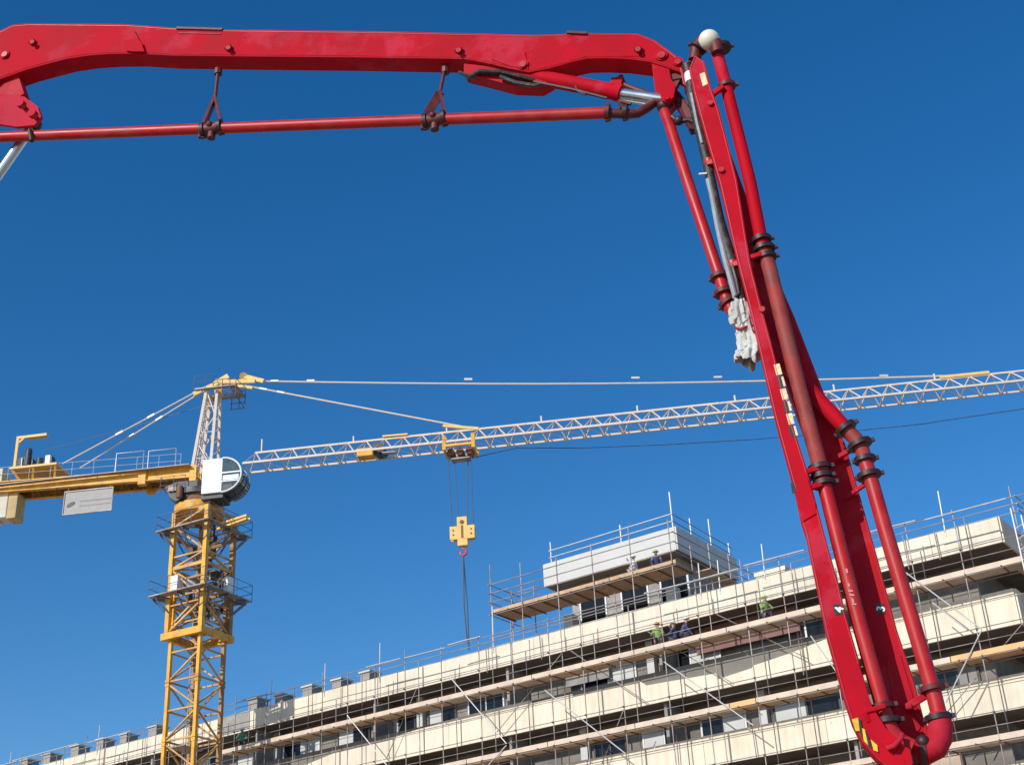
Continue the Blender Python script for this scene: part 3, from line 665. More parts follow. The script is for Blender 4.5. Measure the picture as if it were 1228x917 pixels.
# cab
ac0, zc0 = ca(241, 592, -1.9); ac1, _ = ca(265, 592, -1.9); zc1 = ca(241, 551.5, -1.9)[1]
ac2, _ = ca(289, 570, -1.9); zm = (zc0+zc1)/2; hh = (zc1-zc0)/2
cabo = cb(MB().quadbox(L(ac0, -1.9, zc0), E1*(ac1-ac0), E2*1.5, V((0,0,zc1-zc0))), 'cab', CABW, bevel=.03)
rad = ac2-ac1; arc = []
for q in range(19):
    t = math.radians(-90+q*10); arc.append((ac1+rad*math.cos(t), zm+hh*math.sin(t)))
m = MB(); m.prism([L(a, -1.86, z_) for a, z_ in arc], E2*1.42); cb(m, 'cab_window', CABG, cabo)
cb(MB().quadbox(L(ac1+.1, -1.872, zc0+.12), E1*(rad*.45), E2*.012, V((0,0,.32))), 'operator_seat', STEELD, cabo)
m = MB()
rimp = [L(a, -1.88, z_) for a, z_ in arc]; m.path(rimp, .055, 6)
m2 = [L(a, -.42, z_) for a, z_ in arc]; m.path(m2, .05, 6)
m.bar(L(ac1, -1.88, zm+.12), L(ac1+rad*.97, -1.88, zm+.12), .05, .08).bar(L(ac1, -1.88, zm-.42), L(ac1+rad*.85, -1.88, zm-.42), .05, .06)
cb(m, 'window_rim', CABW, cabo, smooth=True)
cb(MB().quadbox(L(ac1+.05, -1.875, zm-.34), E1*(rad*.82), E2*.02, V((0,0,.3))), 'door_panel', CABW, cabo)
cb(MB().quadbox(L(ac0-.05, -1.75, zc0-.28), E1*(ac1-ac0+.1), E2*1.3, V((0,0,.26))).quadbox(L(ac0+.2, -1.3, zt+.4), E1*1.2, E2*.7, V((0,0,zc0-zt-.5))), 'cab_support', STEELD)
m = MB()
for q in range(2, 9): a, z_ = arc[q]; m.bar(L(a+.12, -1.7, z_-.12), L(a+.12, -.6, z_-.12), .03)
for b in (-1.7, -1.15, -.6): m.path([L(arc[q][0]+.12, b, arc[q][1]-.12) for q in range(1, 10)], .03, 5)
cb(m, 'window_guard', STEELD, cabo)
# counter-jib
_, zN1 = ca(227, 562, -.65); aN0, zN0 = ca(0, 579.5, -.65)
aR = ca(230, 562, -.65)[0]; ALE = aN0-3.2
cs = (zN0-zN1)/(aN0-ca(227, 562, -.65)[0])
def cz(a): return zN1+cs*(a-aR)
cj = cb(MB().bar(L(aR+.4, -.65, cz(aR)-.28), L(ALE, -.65, cz(ALE)-.28), .1, .62).bar(L(aR+.4, -.65, cz(aR)+.04), L(ALE, -.65, cz(ALE)+.04), .32, .05).bar(L(aR+.4, -.65, cz(aR)-.6), L(ALE, -.65, cz(ALE)-.6), .32, .05), 'counter_jib', YEL)
cb(MB().bar(L(aR+.4, .65, cz(aR)-.28), L(ALE, .65, cz(ALE)-.28), .1, .55).bar(L(aR+.4, .65, cz(aR)-.6), L(ALE, .65, cz(ALE)-.6), .32, .05).bar(L(aR+.4, .65, cz(aR)+.02), L(ALE, .65, cz(ALE)+.02), .3, .05), 'counter_jib_beam', YEL, cj)
m = MB(); a = aR
while a > ALE+1.3:
    m.bar(L(a, -.6, cz(a)-.55), L(a-.7, .6, cz(a)-.55), .07).bar(L(a-.7, .6, cz(a)-.55), L(a-1.4, -.6, cz(a)-.55), .07).bar(L(a, -.6, cz(a)-.5), L(a, .6, cz(a)-.5), .09); a -= 1.4
cb(m, 'counter_jib_bracing', BRN, cj)
am = ca(172, 568, -.65)[0]
cb(MB().quadbox(L(am-.25, -.85, cz(am)-.85), E1*.5, E2*.35, V((0,0,.9))).quadbox(L(am-.25, .5, cz(am)-.85), E1*.5, E2*.35, V((0,0,.9))), 'beam_splice', YEL, cj, bevel=.05)
cb(MB().quadbox(L(ALE, -1.15, cz(am)-.02), E1*(aR-ALE), E2*.35, V((0,0,.04))).quadbox(L(ALE, -.75, cz(am)+.075), E1*(aR-ALE-.3), E2*1.5, V((0,0,.03))), 'walkway', GALV, cj)
m = MB()
for b in (-.95, .95):
    for h in (.45, .9): m.tube(L(ALE, b, cz(ALE)+h), L(aR-.6, b, cz(aR)+h), .016, 5)
    a = aR-.6
    while a > ALE: m.tube(L(a, b, cz(a)), L(a, b, cz(a)+.9), .018, 5); a -= 1.35
for a in (aR-.9, aR-2.9): m.path([L(a, -1.0, cz(a)+.0), L(a, -1.0, cz(a)+1.25), L(a-1.7, -1.0, cz(a)+1.25), L(a-1.7, -1.0, cz(a))], .028, 5)
cb(m, 'walkway_railing', GALVB, cj)
# winch and its deck
b0 = ca(13, 560, -.9)[0]; b1 = ca(69, 556, -.9)[0]; zw = ca(40, 559.5, -.9)[1]
wd = cb(MB().quadbox(L(b0, -1.05, zw-.06), E1*(b1-b0), E2*2.1, V((0,0,.13))), 'winch_deck', YELP)
m = MB()
for a in (b0+.1, b1-.1, (b0+b1)/2):
    m.bar(L(a, -.95, zw-.05), L(a-.1 if a > b0+1 else a+.5, -.7, cz(a)+.0), .12).bar(L(a, .95, zw-.05), L(a, .7, cz(a)), .12)
cb(m, 'deck_support', YEL, wd)
wa, wz = ca(35, 548, -.4)
cb(MB().tube(L(wa-.1, -.5, zw+.55), L(wa-.1, .5, zw+.55), .42, 16).quadbox(L(wa-.7, -.5, zw+.07), E1*1.9, E2*1.0, V((0,0,.3))).tube(L(wa, -.5, zw+.3), L(wa, -.5, zw+1.25), .2, 10).tube(L(wa+.75, -.45, zw+.1), L(wa+.75, -.45, zw+.7), .22, 10).ball(L(wa, -.5, zw+1.3), .19), 'hoist_winch', STEELD, smooth=True)
cb(MB().quadbox(L(wa-.62, -.6, zw+.1), E1*.3, E2*.4, V((0,0,.75))).quadbox(L(ca(60, 550)[0], -.6, zw+.07), E1*.3, E2*.5, V((0,0,.75))), 'winch_cabinet', CABW, wd, bevel=.02)
cb(MB().quadbox(L(ca(65, 550)[0], -.6, zw+.07), E1*.14, E2*.5, V((0,0,.7))), 'electrical_box', STEELD, wd)
hx0, hz_ = ca(22, 525, -.8); hx1 = ca(56, 524, -.8)[0]
cb(MB().bar(L(hx0, -.8, zw), L(hx0, -.8, hz_), .16).bar(L(hx0-.08, -.8, hz_), L(hx1, -.8, hz_+.02), .14, .16).bar(L(hx0, -.8, hz_-.4), L(hx0+.4, -.8, hz_-.05), .1).bar(L(hx0+.5, -.6, hz_-.03), L(hx1, -.6, hz_-.03), .1, .12), 'davit', YELP, wd)
# counterweights
q0 = ca(22, 600, -.55)[0]; cwt, cwb = ca(10, 591, -.55)[1], ca(10, 621, -.55)[1]
for j in range(5):
    xa = q0-.05-(j+1)*.62
    o = cb(MB().quadbox(L(xa, -.52, cwb+(.0 if j != 1 else .1)), E1*.58, E2*1.04, V((0,0,cwt-cwb))), 'counterweight', CWY if j == 0 else CWC, bevel=.05)
cb(MB().quadbox(L(ca(9, 560)[0]-3, -.5, cz(ALE)+.12), E1*3, E2*1.0, V((0,0,.85))), 'ballast_block', CWC, bevel=.04)
# rear pendant ties
for (p0, p1, b) in (((233, 471), (75, 556), -.55), ((237, 473), (96, 561), -.1)):
    tie([cr(*p0, b), cr(*p1, b)], .045, (.33, .57), 'rear_tie')
cb(MB().path([cr(240, 488), cr(150, 514), cr(50, 541, -.3)], .02, 5), 'hoist_line', BLUEST)
# banner under the counter-jib
s0, sz1 = ca(78, 590, -.72); s1, _ = ca(136, 585, -.72); sz0 = ca(78, 617, -.72)[1]
bn = thing('banner', L(s0, -.72, sz0), 'shade-grey rectangular banner with dark oval emblem hanging under the crane counter-jib', 'banner')
bo = L(s0, -.72, sz0)
W_, H_ = s1-s0, sz1-sz0
def bnr(m, n, mt): return m.build(n, mt, bn, off=bo)
bnr(MB().quadbox(L(s0, -.72, sz0), E1*W_, E2*.03, V((0,0,H_))), 'panel', SIGNM)
bnr(MB().bar(L(s0, -.74, sz0), L(s1, -.74, sz0), .06).bar(L(s0, -.74, sz1), L(s1, -.74, sz1), .06).bar(L(s0, -.74, sz0), L(s0, -.74, sz1), .05).bar(L(s1, -.74, sz0), L(s1, -.74, sz1), .05), 'frame', GALV)
el = []
for q in range(24):
    t = 2*math.pi*q/24; x_, z_ = .28*math.cos(t), .13*math.sin(t); c_, s_ = math.cos(.45), math.sin(.45)
    el.append(L(s0+W_*.15+x_*c_-z_*s_, -.728, sz0+H_*.42+x_*s_+z_*c_))
bnr(MB().prism(el, -E2*.006), 'emblem', SIGND)
m = MB(); 
for row, (z_, hgt, x_, xe_) in enumerate(((.50, .085, .33, .93), (.30, .06, .33, .93))):
    x = x_
    while x < xe_:
        wl = random.uniform(.03, .09); m.quadbox(L(s0+W_*x, -.728, sz0+H_*z_), E1*(W_*wl), E2*-.005, V((0,0,hgt*random.uniform(.8, 1.1)))); x += wl+.015
bnr(m, 'lettering', SIGNG)
m = MB()
for a in (s0+.2, s1-.2): m.tube(L(a, -.7, sz1), L(a, -.7, cz(a)-.6), .02, 5)
bnr(m, 'hanger', GALV)
# ================================================================== CONCRETE PUMP BOOM
PHI = math.radians(12); NB = V((math.sin(PHI), math.cos(PHI), 0)); UB = V((math.cos(PHI), -math.sin(PHI), 0)); D0 = 12.3
def W(px, py, o=0.): d = ray(px, py); return EYE+d*((D0+o-EYE.dot(NB))/d.dot(NB))
base = W(-520, 1000, .15); BT = V((base.x, base.y, 0))
boom = thing('concrete_pump_boom', BT, 'red folding concrete pump boom arching over the foreground with its delivery pipe', 'concrete pump boom')
def rb(m, name, mt, sub=None, smooth=None, bevel=0): return m.build(name, mt, sub or boom, off=BT, smooth=smooth, bevel=bevel)
def beam(poly, o, w, name, mt, bevel=.012):
    ob = rb(MB().prism([W(x, y, o) for x, y in poly], NB*w), name, mt, bevel=bevel)
    if name == 'boom_section' and poly[0] != (-75, 90):      # weld bead just inside the edge of the near side plate
        cx = [V((x, y)) for x, y in poly]; n = len(cx); loop = []
        area = sum(cx[i].x*cx[(i+1) % n].y-cx[(i+1) % n].x*cx[i].y for i in range(n)); sg = 1 if area > 0 else -1
        for i in range(n):
            d = (cx[(i+1) % n]-cx[i-1]).normalized(); q = cx[i]+V((-d.y, d.x))*sg*2.2; loop.append(W(q.x, q.y, o-.001))
        rb(MB().path(loop+[loop[0]], .0055, 6), 'weld_seam', REDPIPE, ob, smooth=True)
    return ob
def pin(px, py, o, r, ln, mt=RED, sub=None, name='pin'):
    P = W(px, py, o); return rb(MB().tube(P, P-NB*ln, r, 16), name, mt, sub, smooth=True)
# second section, lying across the top
s2 = beam([(-75, 118), (-62, 72), (-35, 50), (0, 37), (14, 30), (34, 28), (150, 29), (205, 33), (275, 35.5), (450, 37.5), (560, 40), (640, 42), (672, 41), (693, 39.5), (765, 40.5), (785, 48), (810, 66), (823, 82), (817, 87),
    (800, 81), (780, 74.5), (752, 71), (728, 70), (704, 70.5), (684, 75), (660, 82), (634, 87), (610, 82), (580, 75), (556, 71), (420, 69), (294, 68), (205, 67), (165, 64.5), (130, 65), (105, 67), (79, 71), (34, 83), (0, 95), (-25, 118)], 0, .27, 'boom_section', RED)
# welded rims, plates and pins on its near side
def plate(poly, o, t, mt, sub, name='plate', bevel=.004): return rb(MB().prism([W(x, y, o) for x, y in poly], -NB*t), name, mt, sub, bevel=bevel)
plate([(145, 37), (162, 38), (176, 64), (153, 63)], 0, .03, RED, s2, 'lug'); plate([(156, 50), (170, 51), (174, 63), (158, 63)], -.031, .02, RED, s2, 'lug')
plate([(590, 64), (630, 63), (634, 84), (612, 80), (590, 72)], 0, .012, RED, s2)
plate([(706, 52), (760, 52), (770, 68), (700, 68)], 0, .006, RED, s2)
for x, y in ((39, 51), (274, 58), (550, 61), (765, 60)):
    pin(x, y, .0, .045, .06, RED, s2, 'stub'); pin(x, y, -.06, .032, .015, REDOLD, s2, 'stub_cap')
for x, y, r in ((6, 66, .07), (627, 78, .07), (793, 67, .075), (813, 75, .06)):
    pin(x, y, 0, r, .02, RED, s2, 'pin_boss'); pin(x, y, -.02, r*.6, .02, REDPIPE, s2, 'pin')
rb(MB().bar(W(212, 34.5, -.003), W(267, 36, -.003), .04, .03).bar(W(214, 40, -.003), W(265, 41, -.003), .012).bar(W(680, 40, -.003), W(704, 41, -.003), .05, .03), 'bracket', DKRED, s2)
# left joint: link arms, lug and chrome rod
plate([(-30, 85), (28, 96), (36, 120), (22, 130), (-40, 128)], .2, .14, RED2, boom, 'joint_plate')
plate([(-45, 118), (0, 114), (32, 119), (48, 131), (52, 143), (44, 153), (22, 155), (-10, 150), (-50, 146)], -.05, .05, RED, boom, 'joint_lug')
plate([(-45, 118), (0, 114), (32, 119), (48, 131), (52, 143), (44, 153), (22, 155), (-10, 150), (-50, 146)], .32, .05, RED2, boom, 'joint_lug')
for x, y, r in ((28, 128, .055), (42, 140, .06)): pin(x, y, -.05, .055, .09, RED, boom, 'joint_pin'); rb(MB().tube(W(x, y, -.165), W(x, y, .36), .03, 10), 'joint_pin', REDPIPE, smooth=True)
rb(MB().tube(W(40, 150, .13), W(-90, 335, .13), .062, 16), 'cylinder_rod', CHROME, smooth=True)
rb(MB().tube(W(-75, 313, .13), W(-250, 560, .13), .11, 18), 'hydraulic_cylinder', RED, smooth=True)
rb(MB().ball(W(42, 150, .13), .085), 'rod_eye', DARK, smooth=True)
rb(MB().tube(W(36, 156, -.1), W(38, 168, -.1), .03, 8).ball(W(38, 168, -.1), .035), 'grease_fitting', DARK, smooth=True)
# first section going down to the turret, out of frame
beam([(-75, 90), (-20, 130), (-60, 165), (-420, 960), (-500, 990), (-560, 960)], .0, .34, 'boom_section', RED)
rb(MB().tube(BT, BT+V((0,0,base.z)), .55, 24), 'turret', RED, smooth=True)
rb(MB().box(BT+V((-2.5, -1.2, 0)), BT+V((2.5, 1.2, .9))), 'outrigger_base', STEELD, bevel=.05)
# boom cylinder and rod
cyl = rb(MB().tube(W(598, 84, .14), W(744, 112, .06), .093, 20).tube(W(738, 111, .06), W(745, 112.5, .06), .1, 20), 'hydraulic_cylinder', RED, smooth=True)
rb(MB().tube(W(742, 112, .06), W(796, 120, .06), .064, 16).tube(W(742, 119, .1), W(780, 126, .1), .02, 8), 'cylinder_rod', CHROME, cyl, smooth=True)
rb(MB().path([W(640, 98, -.01), W(690, 108, -.03), W(728, 118, -.03)], .018, 6).path([W(690, 104, -.03), W(693, 110, -.03), W(702, 114, -.03)], .014, 6), 'hydraulic_line', DARK, cyl, smooth=True)
hm = MB()
for q in range(5):
    hm.path([W(551+q*3, 87+q, .1+q*.03), W(563, 92+q, .0+q*.04), W(575, 85+q*1.5, -.02+q*.04), W(600, 86+q*2, -.02+q*.04), W(625, 92+q*2, -.01+q*.04), W(640+q, 96+q, .02+q*.04)], .022, 7)
rb(hm, 'hydraulic_hose', RUBBER, smooth=True)
beam([(556, 76), (600, 80), (640, 88), (662, 96), (648, 104), (616, 103), (585, 95), (556, 88)], .05, .19, 'cylinder_mount', RED2)
rb(MB().path([W(600, 92, .0), W(618, 99, .0), W(640, 103, .0), W(652, 100, .0)], .026, 8), 'hydraulic_hose', RUBBER, smooth=True)
# knee linkage at the right
beam([(781, 74), (803, 82), (807, 105), (810, 118), (800, 128), (792, 126), (786, 112)], .02, .2, 'link_arm', RED)
plate([(789, 101), (806, 99), (811, 106), (809, 120), (802, 127), (795, 125), (791, 112)], -.0, .06, RED, boom, 'link_plate')
pin(800, 119, -.06, .03, .03, RED, boom, 'link_pin')
rb(MB().ball(W(797, 128, .06), .09, .09, .075), 'link_bearing', DARK, smooth=True)
beam([(732, 93), (747, 91), (745, 104), (732, 102)], .24, .06, 'gusset', RED2)
rb(MB().path([W(744, 92, .3), W(748, 102, .3), W(760, 107, .3), W(785, 116, .28)], .035, 8), 'guide_link', DKRED, smooth=True)
rb(MB().bar(W(805, 96, .1), W(826, 92, .1), .1, .08).bar(W(806, 118, .1), W(826, 128, .1), .08, .06).bar(W(808, 112, .15), W(832, 145, .05), .1, .1).bar(W(815, 92, .1), W(806, 110, .1), .07).bar(W(818, 125, .1), W(836, 158, .05), .14, .06), 'knee_bracket', DKRED)
rb(MB().path([W(806, 140, -.1), W(813, 146, -.1), W(826, 144, -.1), W(840, 150, -.1)], .03, 8).ball(W(814, 145, -.1), .055), 'elbow_clamp', DARK, smooth=True)
plate([(816, 84), (830, 95), (832, 112), (820, 104)], .02, .05, REDPIPE, boom, 'knee_lug')
# third section, behind the fourth
s3 = beam([(820, 84), (838, 84), (850, 112), (861, 142), (880, 194), (897, 240), (939, 348), (953, 380), (991, 478), (1014, 533), (1046, 645), (1076, 755), (1096, 815), (1109, 865), (1118, 900), (1112, 925), (1090, 932), (1072, 915),
    (1062, 870), (1048, 800), (1026, 705), (1009, 640), (974, 542), (955, 493), (921, 400), (897, 325), (876, 250), (856, 175), (836, 118), (818, 96)], 0, .26, 'boom_section', RED2)
plate([(1062, 790), (1080, 785), (1094, 832), (1104, 872), (1095, 888), (1078, 878)], 0, .01, RED2, s3)
# fourth section, nearest, with its tip up at the white cap
F4 = -.45
s4 = beam([(833, 66), (845, 74), (853, 105), (862, 130), (870, 160), (884, 215), (900, 314), (914, 370), (929, 425), (946, 495), (966, 556), (981, 610), (995, 662), (1006, 700), (1014, 735), (1030, 790), (1043, 838), (1055, 866), (1072, 884),
    (1092, 898), (1096, 915), (1085, 928), (1066, 922), (1052, 910), (1034, 890), (1021, 864), (1012, 836), (991, 761), (966, 640), (959, 618), (953, 588), (929, 500), (901, 380), (884, 314), (863, 222), (845, 160), (832, 112), (826, 82)], F4, .22, 'boom_section', RED)
plate([(953, 575), (966, 566), (978, 602), (979, 616), (962, 626), (957, 612)], F4, .012, RED, s4)
plate([(1012, 800), (1030, 795), (1045, 845), (1062, 872), (1080, 890), (1070, 905), (1045, 880), (1028, 850)], F4, .012, RED, s4)
for x, y in ((865, 205), (914, 372), (852, 125)): pin(x, y, F4, .03, .03, REDPIPE, s4, 'stub')
for t in (0,):
    for i in range(6):
        cx, cy = 933+i*3.7, 443+i*14.8
        u = V((.26, .966)); r_ = V((.966, -.2)); a, b = 6.6, 3.6
        if i % 2: b = 4.2
        P = [(cx+u.x*a*s+r_.x*b*t2, cy+u.y*a*s+r_.y*b*t2) for s, t2 in ((-1,-1), (-1,1), (1,1), (1,-1))]
        plate(P, F4-.001, .004, LBL if i % 2 == 0 else LBLK, s4, 'label_plate', 0)
        if i % 2:
            P = [(cx+u.x*a*.9*s+r_.x*b*t2, cy+u.y*a*.9*s+r_.y*b*t2) for s, t2 in ((-1,.35), (-1,1), (1,1), (1,.35))]
            plate(P, F4-.006, .002, LBL, s4, 'label_edge', 0)
plate([(948, 579), (957, 575), (960, 587), (950, 592)], F4-.001, .004, LBLK, s4, 'label_plate', 0)
plate([(839, 89), (845, 87), (849, 101), (843, 104)], F4-.001, .004, LBL, s4, 'label_plate', 0)
# number signs
def number(txt, cx, cy, o, sub, rotd):
    P = [(cx-8, cy-6.5), (cx+3.5, cy-7), (cx+5.5, cy+5.5), (cx-5.5, cy+6)]
    sg = plate(P, o, .004, LBLK, sub, 'number_sign', 0)
    cu = bpy.data.curves.new('number_glyph', 'FONT'); cu.body = txt; cu.size = .1; cu.align_x = 'CENTER'; cu.align_y = 'CENTER'; cu.extrude = .0008; cu.offset = .003
    tmp = bpy.data.objects.new('tmp', cu); COL.objects.link(tmp)
    dg = bpy.context.evaluated_depsgraph_get(); me = bpy.data.meshes.new_from_object(tmp.evaluated_get(dg))
    bpy.data.objects.remove(tmp)
    up = (UB*math.cos(rotd)+V((0,0,1))*math.sin(rotd)); rt_ = up.cross(NB)*1.
    fz = -NB; rt_ = up.cross(fz)
    Mx = Matrix((rt_, up, fz)).transposed().to_4x4()
    Mx.translation = W(cx+.2, cy-.5, o-.007)-BT
    me.transform(Mx); me.materials.clear(); me.materials.append(WHITEP)
    ob = bpy.data.objects.new('number_glyph', me); COL.objects.link(ob); ob.parent = sg
number('4', 1006.5, 731, F4, s4, math.radians(180-14+0))
number('3', 1056.5, 730, -.004, s3, math.radians(180-14))
for (x, y, a, b) in ((1015.5, 684, 1.2, 2.6), (1018, 701, 1, 2), (1020, 708, 2.6, 1), (1021.5, 713, 2.8, 1), (1023, 720, 1, 2.6), (1024.5, 724, 2.4, .9)):
    rb(MB().prism([W(x+i_*a+j_*.6, y+j_*b, -.402) for i_, j_ in ((-1,-1), (1,-1), (1,1), (-1,1))], NB*.012), 'paint_mark', PAINTM)
# hazard stripes at the foot
hp4 = [(1022, 863), (1030, 859), (1036, 882), (1046, 876)]
for i, (P, mt) in enumerate(((((1021.5, 862), (1029, 860), (1031, 876), (1026, 876)), HAZY), (((1029.2, 860), (1032, 862), (1036, 888), (1031, 876.5)), LBLK), (((1032.5, 872), (1037, 874), (1041, 893), (1036, 888)), HAZY),
        (((1037.2, 874), (1040, 880), (1047, 898), (1041, 893.5)), LBLK), (((1044, 886), (1052, 893), (1053, 901), (1047.5, 899)), HAZY))):
    plate(P, F4-.013, .003, mt, s4, 'hazard_stripe', 0)
# cap and gooseneck at the tip
rb(MB().path([W(833, 73, -.3), W(835, 60, -.3), W(842, 50, -.32), W(852, 48, -.36), W(859, 54, -.4), W(861, 64, -.4)], [.07, .075, .08, .08, .075, .07], 14), 'gooseneck', DKRED, smooth=True)
rb(MB().ball(W(850.5, 48.5, -.40), .116, nu=24, nv=16), 'elbow_cap', CREAMB, smooth=True)
# delivery pipe
def clamp(p, d, r, ln=.05, mt=DARK, lug=True, sub=None):
    d = d.normalized(); m = MB().tube(p-d*ln/2, p+d*ln/2, r, 18)
    if lug:
        s_ = d.cross(NB).normalized(); m.bar(p+s_*(r-.01), p+s_*(r+.03), .04, .035); m.bar(p-s_*(r-.01), p-s_*(r+.015), .035, .035)
    return rb(m, 'pipe_clamp', mt, sub, smooth=True)
def ux(a, b): return (b-a).normalized()
PR = .068
pa, pb_ = W(-60, 167, -.02), W(731, 135.5, -.02)
rb(MB().tube(pa, pb_, PR, 16), 'delivery_pipe', REDPIPE, smooth=True)
d = ux(pa, pb_)
clamp(W(729, 135.5, -.02), d, .1, .05, DKRED, True)
clamp(W(750, 135, -.0), d, .095, .05, DARK)
rb(MB().path([W(731, 136, -.02), W(752, 137, .0), W(765, 136, .02), W(777, 129, .04), W(786, 122, .06), W(796, 121, .05)], .055, 12), 'pipe_elbow', DKRED, smooth=True)
rb(MB().bar(W(742, 121, -.05), W(757, 125, -.05), .03).bar(W(742, 121, -.05), W(745, 130, -.05), .03), 'pipe_bracket', DKRED)
for cx, ty in ((254, 91), (521, 89)):
    cyp = 163+(cx-0)*(-.0385)-8 if cx > 400 else 153.5
    cyp = 165-(cx*.04)
    P = W(cx, cyp, -.02); T_ = W(cx+(8 if cx < 400 else 13), ty-9, .13)
    hb = rb(MB().tube(T_, P.lerp(T_, .45), .022, 8).tube(T_-V((0,0,.02)), T_-V((0,0,.1)), .05, 8), 'pipe_hanger', DKRED, smooth=True)
    q_ = P.lerp(T_, .5)
    rb(MB().bar(q_, P+UB*.13+V((0,0,.02)), .035, .1).bar(q_, P-UB*.13+V((0,0,.02)), .035, .1).bar(P-UB*.14+V((0,0,.0)), P-UB*.14-V((0,0,.1)), .05).bar(P+UB*.13, P+UB*.13-V((0,0,.1)), .06), 'fork', DKRED, hb)
    for s_ in (-.11, .11): clamp(P+UB*s_, UB, .098, .045, DARK, True, hb)
    rb(MB().tube(P-UB*.09, P+UB*.09, .078, 14).tube(P-V((0,0,.05)), P-V((0,0,.14)), .05, 10).ball(P-NB*.07+V((0,0,.02)), .04), 'coupling', DKRED, hb, smooth=True)
# third-section pipe
o3 = -.15
p3 = [W(797, 134, .0), W(803, 150, -.05), W(825, 219, o3), W(861, 326, o3), W(869, 352, o3), W(873, 364, o3), W(884, 375, o3), W(980, 477, o3), W(1014, 514, o3), W(1034, 538, o3), W(1042, 566, o3), W(1060, 630, o3), W(1119, 828, o3), W(1126, 856, o3),
      ]
rb(MB().path(p3[:6], [.062]*6, 16), 'delivery_pipe', REDPIPE, smooth=True)
rb(MB().path([p3[5], W(876, 370, o3), W(884, 376, o3)], .068, 14), 'pipe_elbow', REDPIPE, smooth=True)
rb(MB().path(p3[6:9], .072, 16), 'delivery_pipe', RED, smooth=True)
rb(MB().path([p3[8], W(1026, 526, o3), W(1034, 540, o3), W(1037, 552, o3)], .07, 16), 'pipe_elbow', REDOLD, smooth=True)
rb(MB().path([W(1037, 552, o3), p3[10], p3[11], p3[12], p3[13]], .068, 16), 'delivery_pipe', REDPIPE, smooth=True)
rb(MB().path([W(1126, 854, o3), W(1128, 868, o3), W(1127, 884, o3), W(1121, 896, o3), W(1110, 902, o3), W(1094, 900, o3)], [.085, .1, .105, .105, .1, .085], 18), 'pipe_elbow', RED, smooth=True)
for (x, y), (x2, y2), r_, mt in (((863, 332), (866, 342), .1, DKRED), ((868, 351), (871, 361), .1, DKRED), ((873, 363), (880, 372), .1, DKRED), ((1014, 514), (1020, 521), .11, DARK), ((1031, 533), (1036, 543), .115, DARK), ((1037, 551), (1039, 559), .1, DARK), ((1042, 570), (1045, 580), .11, DARK),
        ((1118, 825), (1121, 835), .105, DKRED), ((1125, 860), (1127, 868), .11, DARK), ((1107, 902), (1113, 902), .11, DARK)):
    clamp(W(x, y, o3), ux(W(x, y, o3), W(x2, y2, o3)), r_, .045, mt)
rb(MB().ball(W(1107, 889, -.2), .06).bar(W(1107, 889, -.2), W(1110, 905, -.2), .07), 'clamp_lever', DARK, smooth=True)
rb(MB().bar(W(1088, 848, .0), W(1090, 846, -.2), .05, .05).bar(W(1087, 848, -.12), W(1122, 826, -.12), .05, .06), 'pipe_bracket', RED2, bevel=.01)
rb(MB().bar(W(996, 553, -.06), W(1034, 532, -.12), .045), 'pipe_bracket', RED2, bevel=.008)
rb(MB().bar(W(1013, 597, -.06), W(1041, 578, -.12), .04), 'pipe_bracket', RED2, bevel=.008)
rb(MB().prism([W(x, y, -.02) for x, y in ((1091, 850), (1100, 848), (1112, 868), (1114, 886), (1108, 870), (1099, 858))], NB*.02), 'web_plate', RED2)
# fourth-section pipe
o4 = -.33
p4 = [W(859, 60, o4), W(866, 86, o4), W(872, 108, o4), W(900, 221, o4), W(911, 278, o4), W(915, 297, o4)]
rb(MB().path(p4, .066, 16), 'delivery_pipe', RED, smooth=True)
rb(MB().path([W(915, 297, o4), W(923, 322, o4), W(938, 384, o4), W(958, 465, o4), W(981, 551, o4), W(985, 566, o4)], .074, 16), 'delivery_pipe', REDOLD, smooth=True)
rb(MB().path([W(985, 566, o4), W(988, 580, o4), W(1008, 660, o4), W(1030, 746, o4), W(1057, 842, o4), W(1063, 864, o4)], .066, 16), 'delivery_pipe', REDPIPE, smooth=True)
rb(MB().path([W(1062, 860, o4), W(1067, 876, o4), W(1078, 889, o4), W(1094, 897, o4)], .078, 16), 'pipe_elbow', RED2, smooth=True)
for (x, y), (x2, y2), r_, mt in (((865, 58), (867, 66), .105, DARK), ((837, 58), (842, 52), .095, DARK), ((871.5, 104), (874, 114), .095, DKRED), ((913, 288), (915, 296), .1, DARK), ((916, 299), (918, 307), .11, DARK), ((919, 309), (921, 317), .1, DARK),
        ((983, 561), (985, 569), .105, DARK), ((985.5, 571), (987, 578), .095, DARK), ((988, 580), (990, 588), .105, DARK), ((1058, 847), (1061, 857), .1, DKRED), ((1064, 864), (1066, 874), .11, DARK)):
    clamp(W(x, y, o4), ux(W(x, y, o4), W(x2, y2, o4)), r_, .045, mt)
rb(MB().bar(W(848, 119, F4+.05), W(868, 104, F4+.03), .05), 'pipe_bracket', RED, s4, bevel=.01)
rb(MB().bar(W(896, 310, F4+.05), W(914, 305, F4+.05), .05).bar(W(898, 312, F4+.06), W(902, 322, F4+.1), .05), 'pipe_bracket', RED, s4, bevel=.01)
rb(MB().bar(W(966, 566, F4+.03), W(982, 561, F4+.06), .05).bar(W(966, 566, F4+.03), W(970, 580, F4+.1), .05).bar(W(971, 585, F4+.03), W(986, 580, F4+.06), .05), 'pipe_bracket', RED, s4, bevel=.01)
rb(MB().bar(W(1036, 853, F4-.01), W(1062, 846, F4-.01), .04).bar(W(1036, 853, F4-.01), W(1042, 866, F4), .04), 'pipe_bracket', RED, s4, bevel=.01)
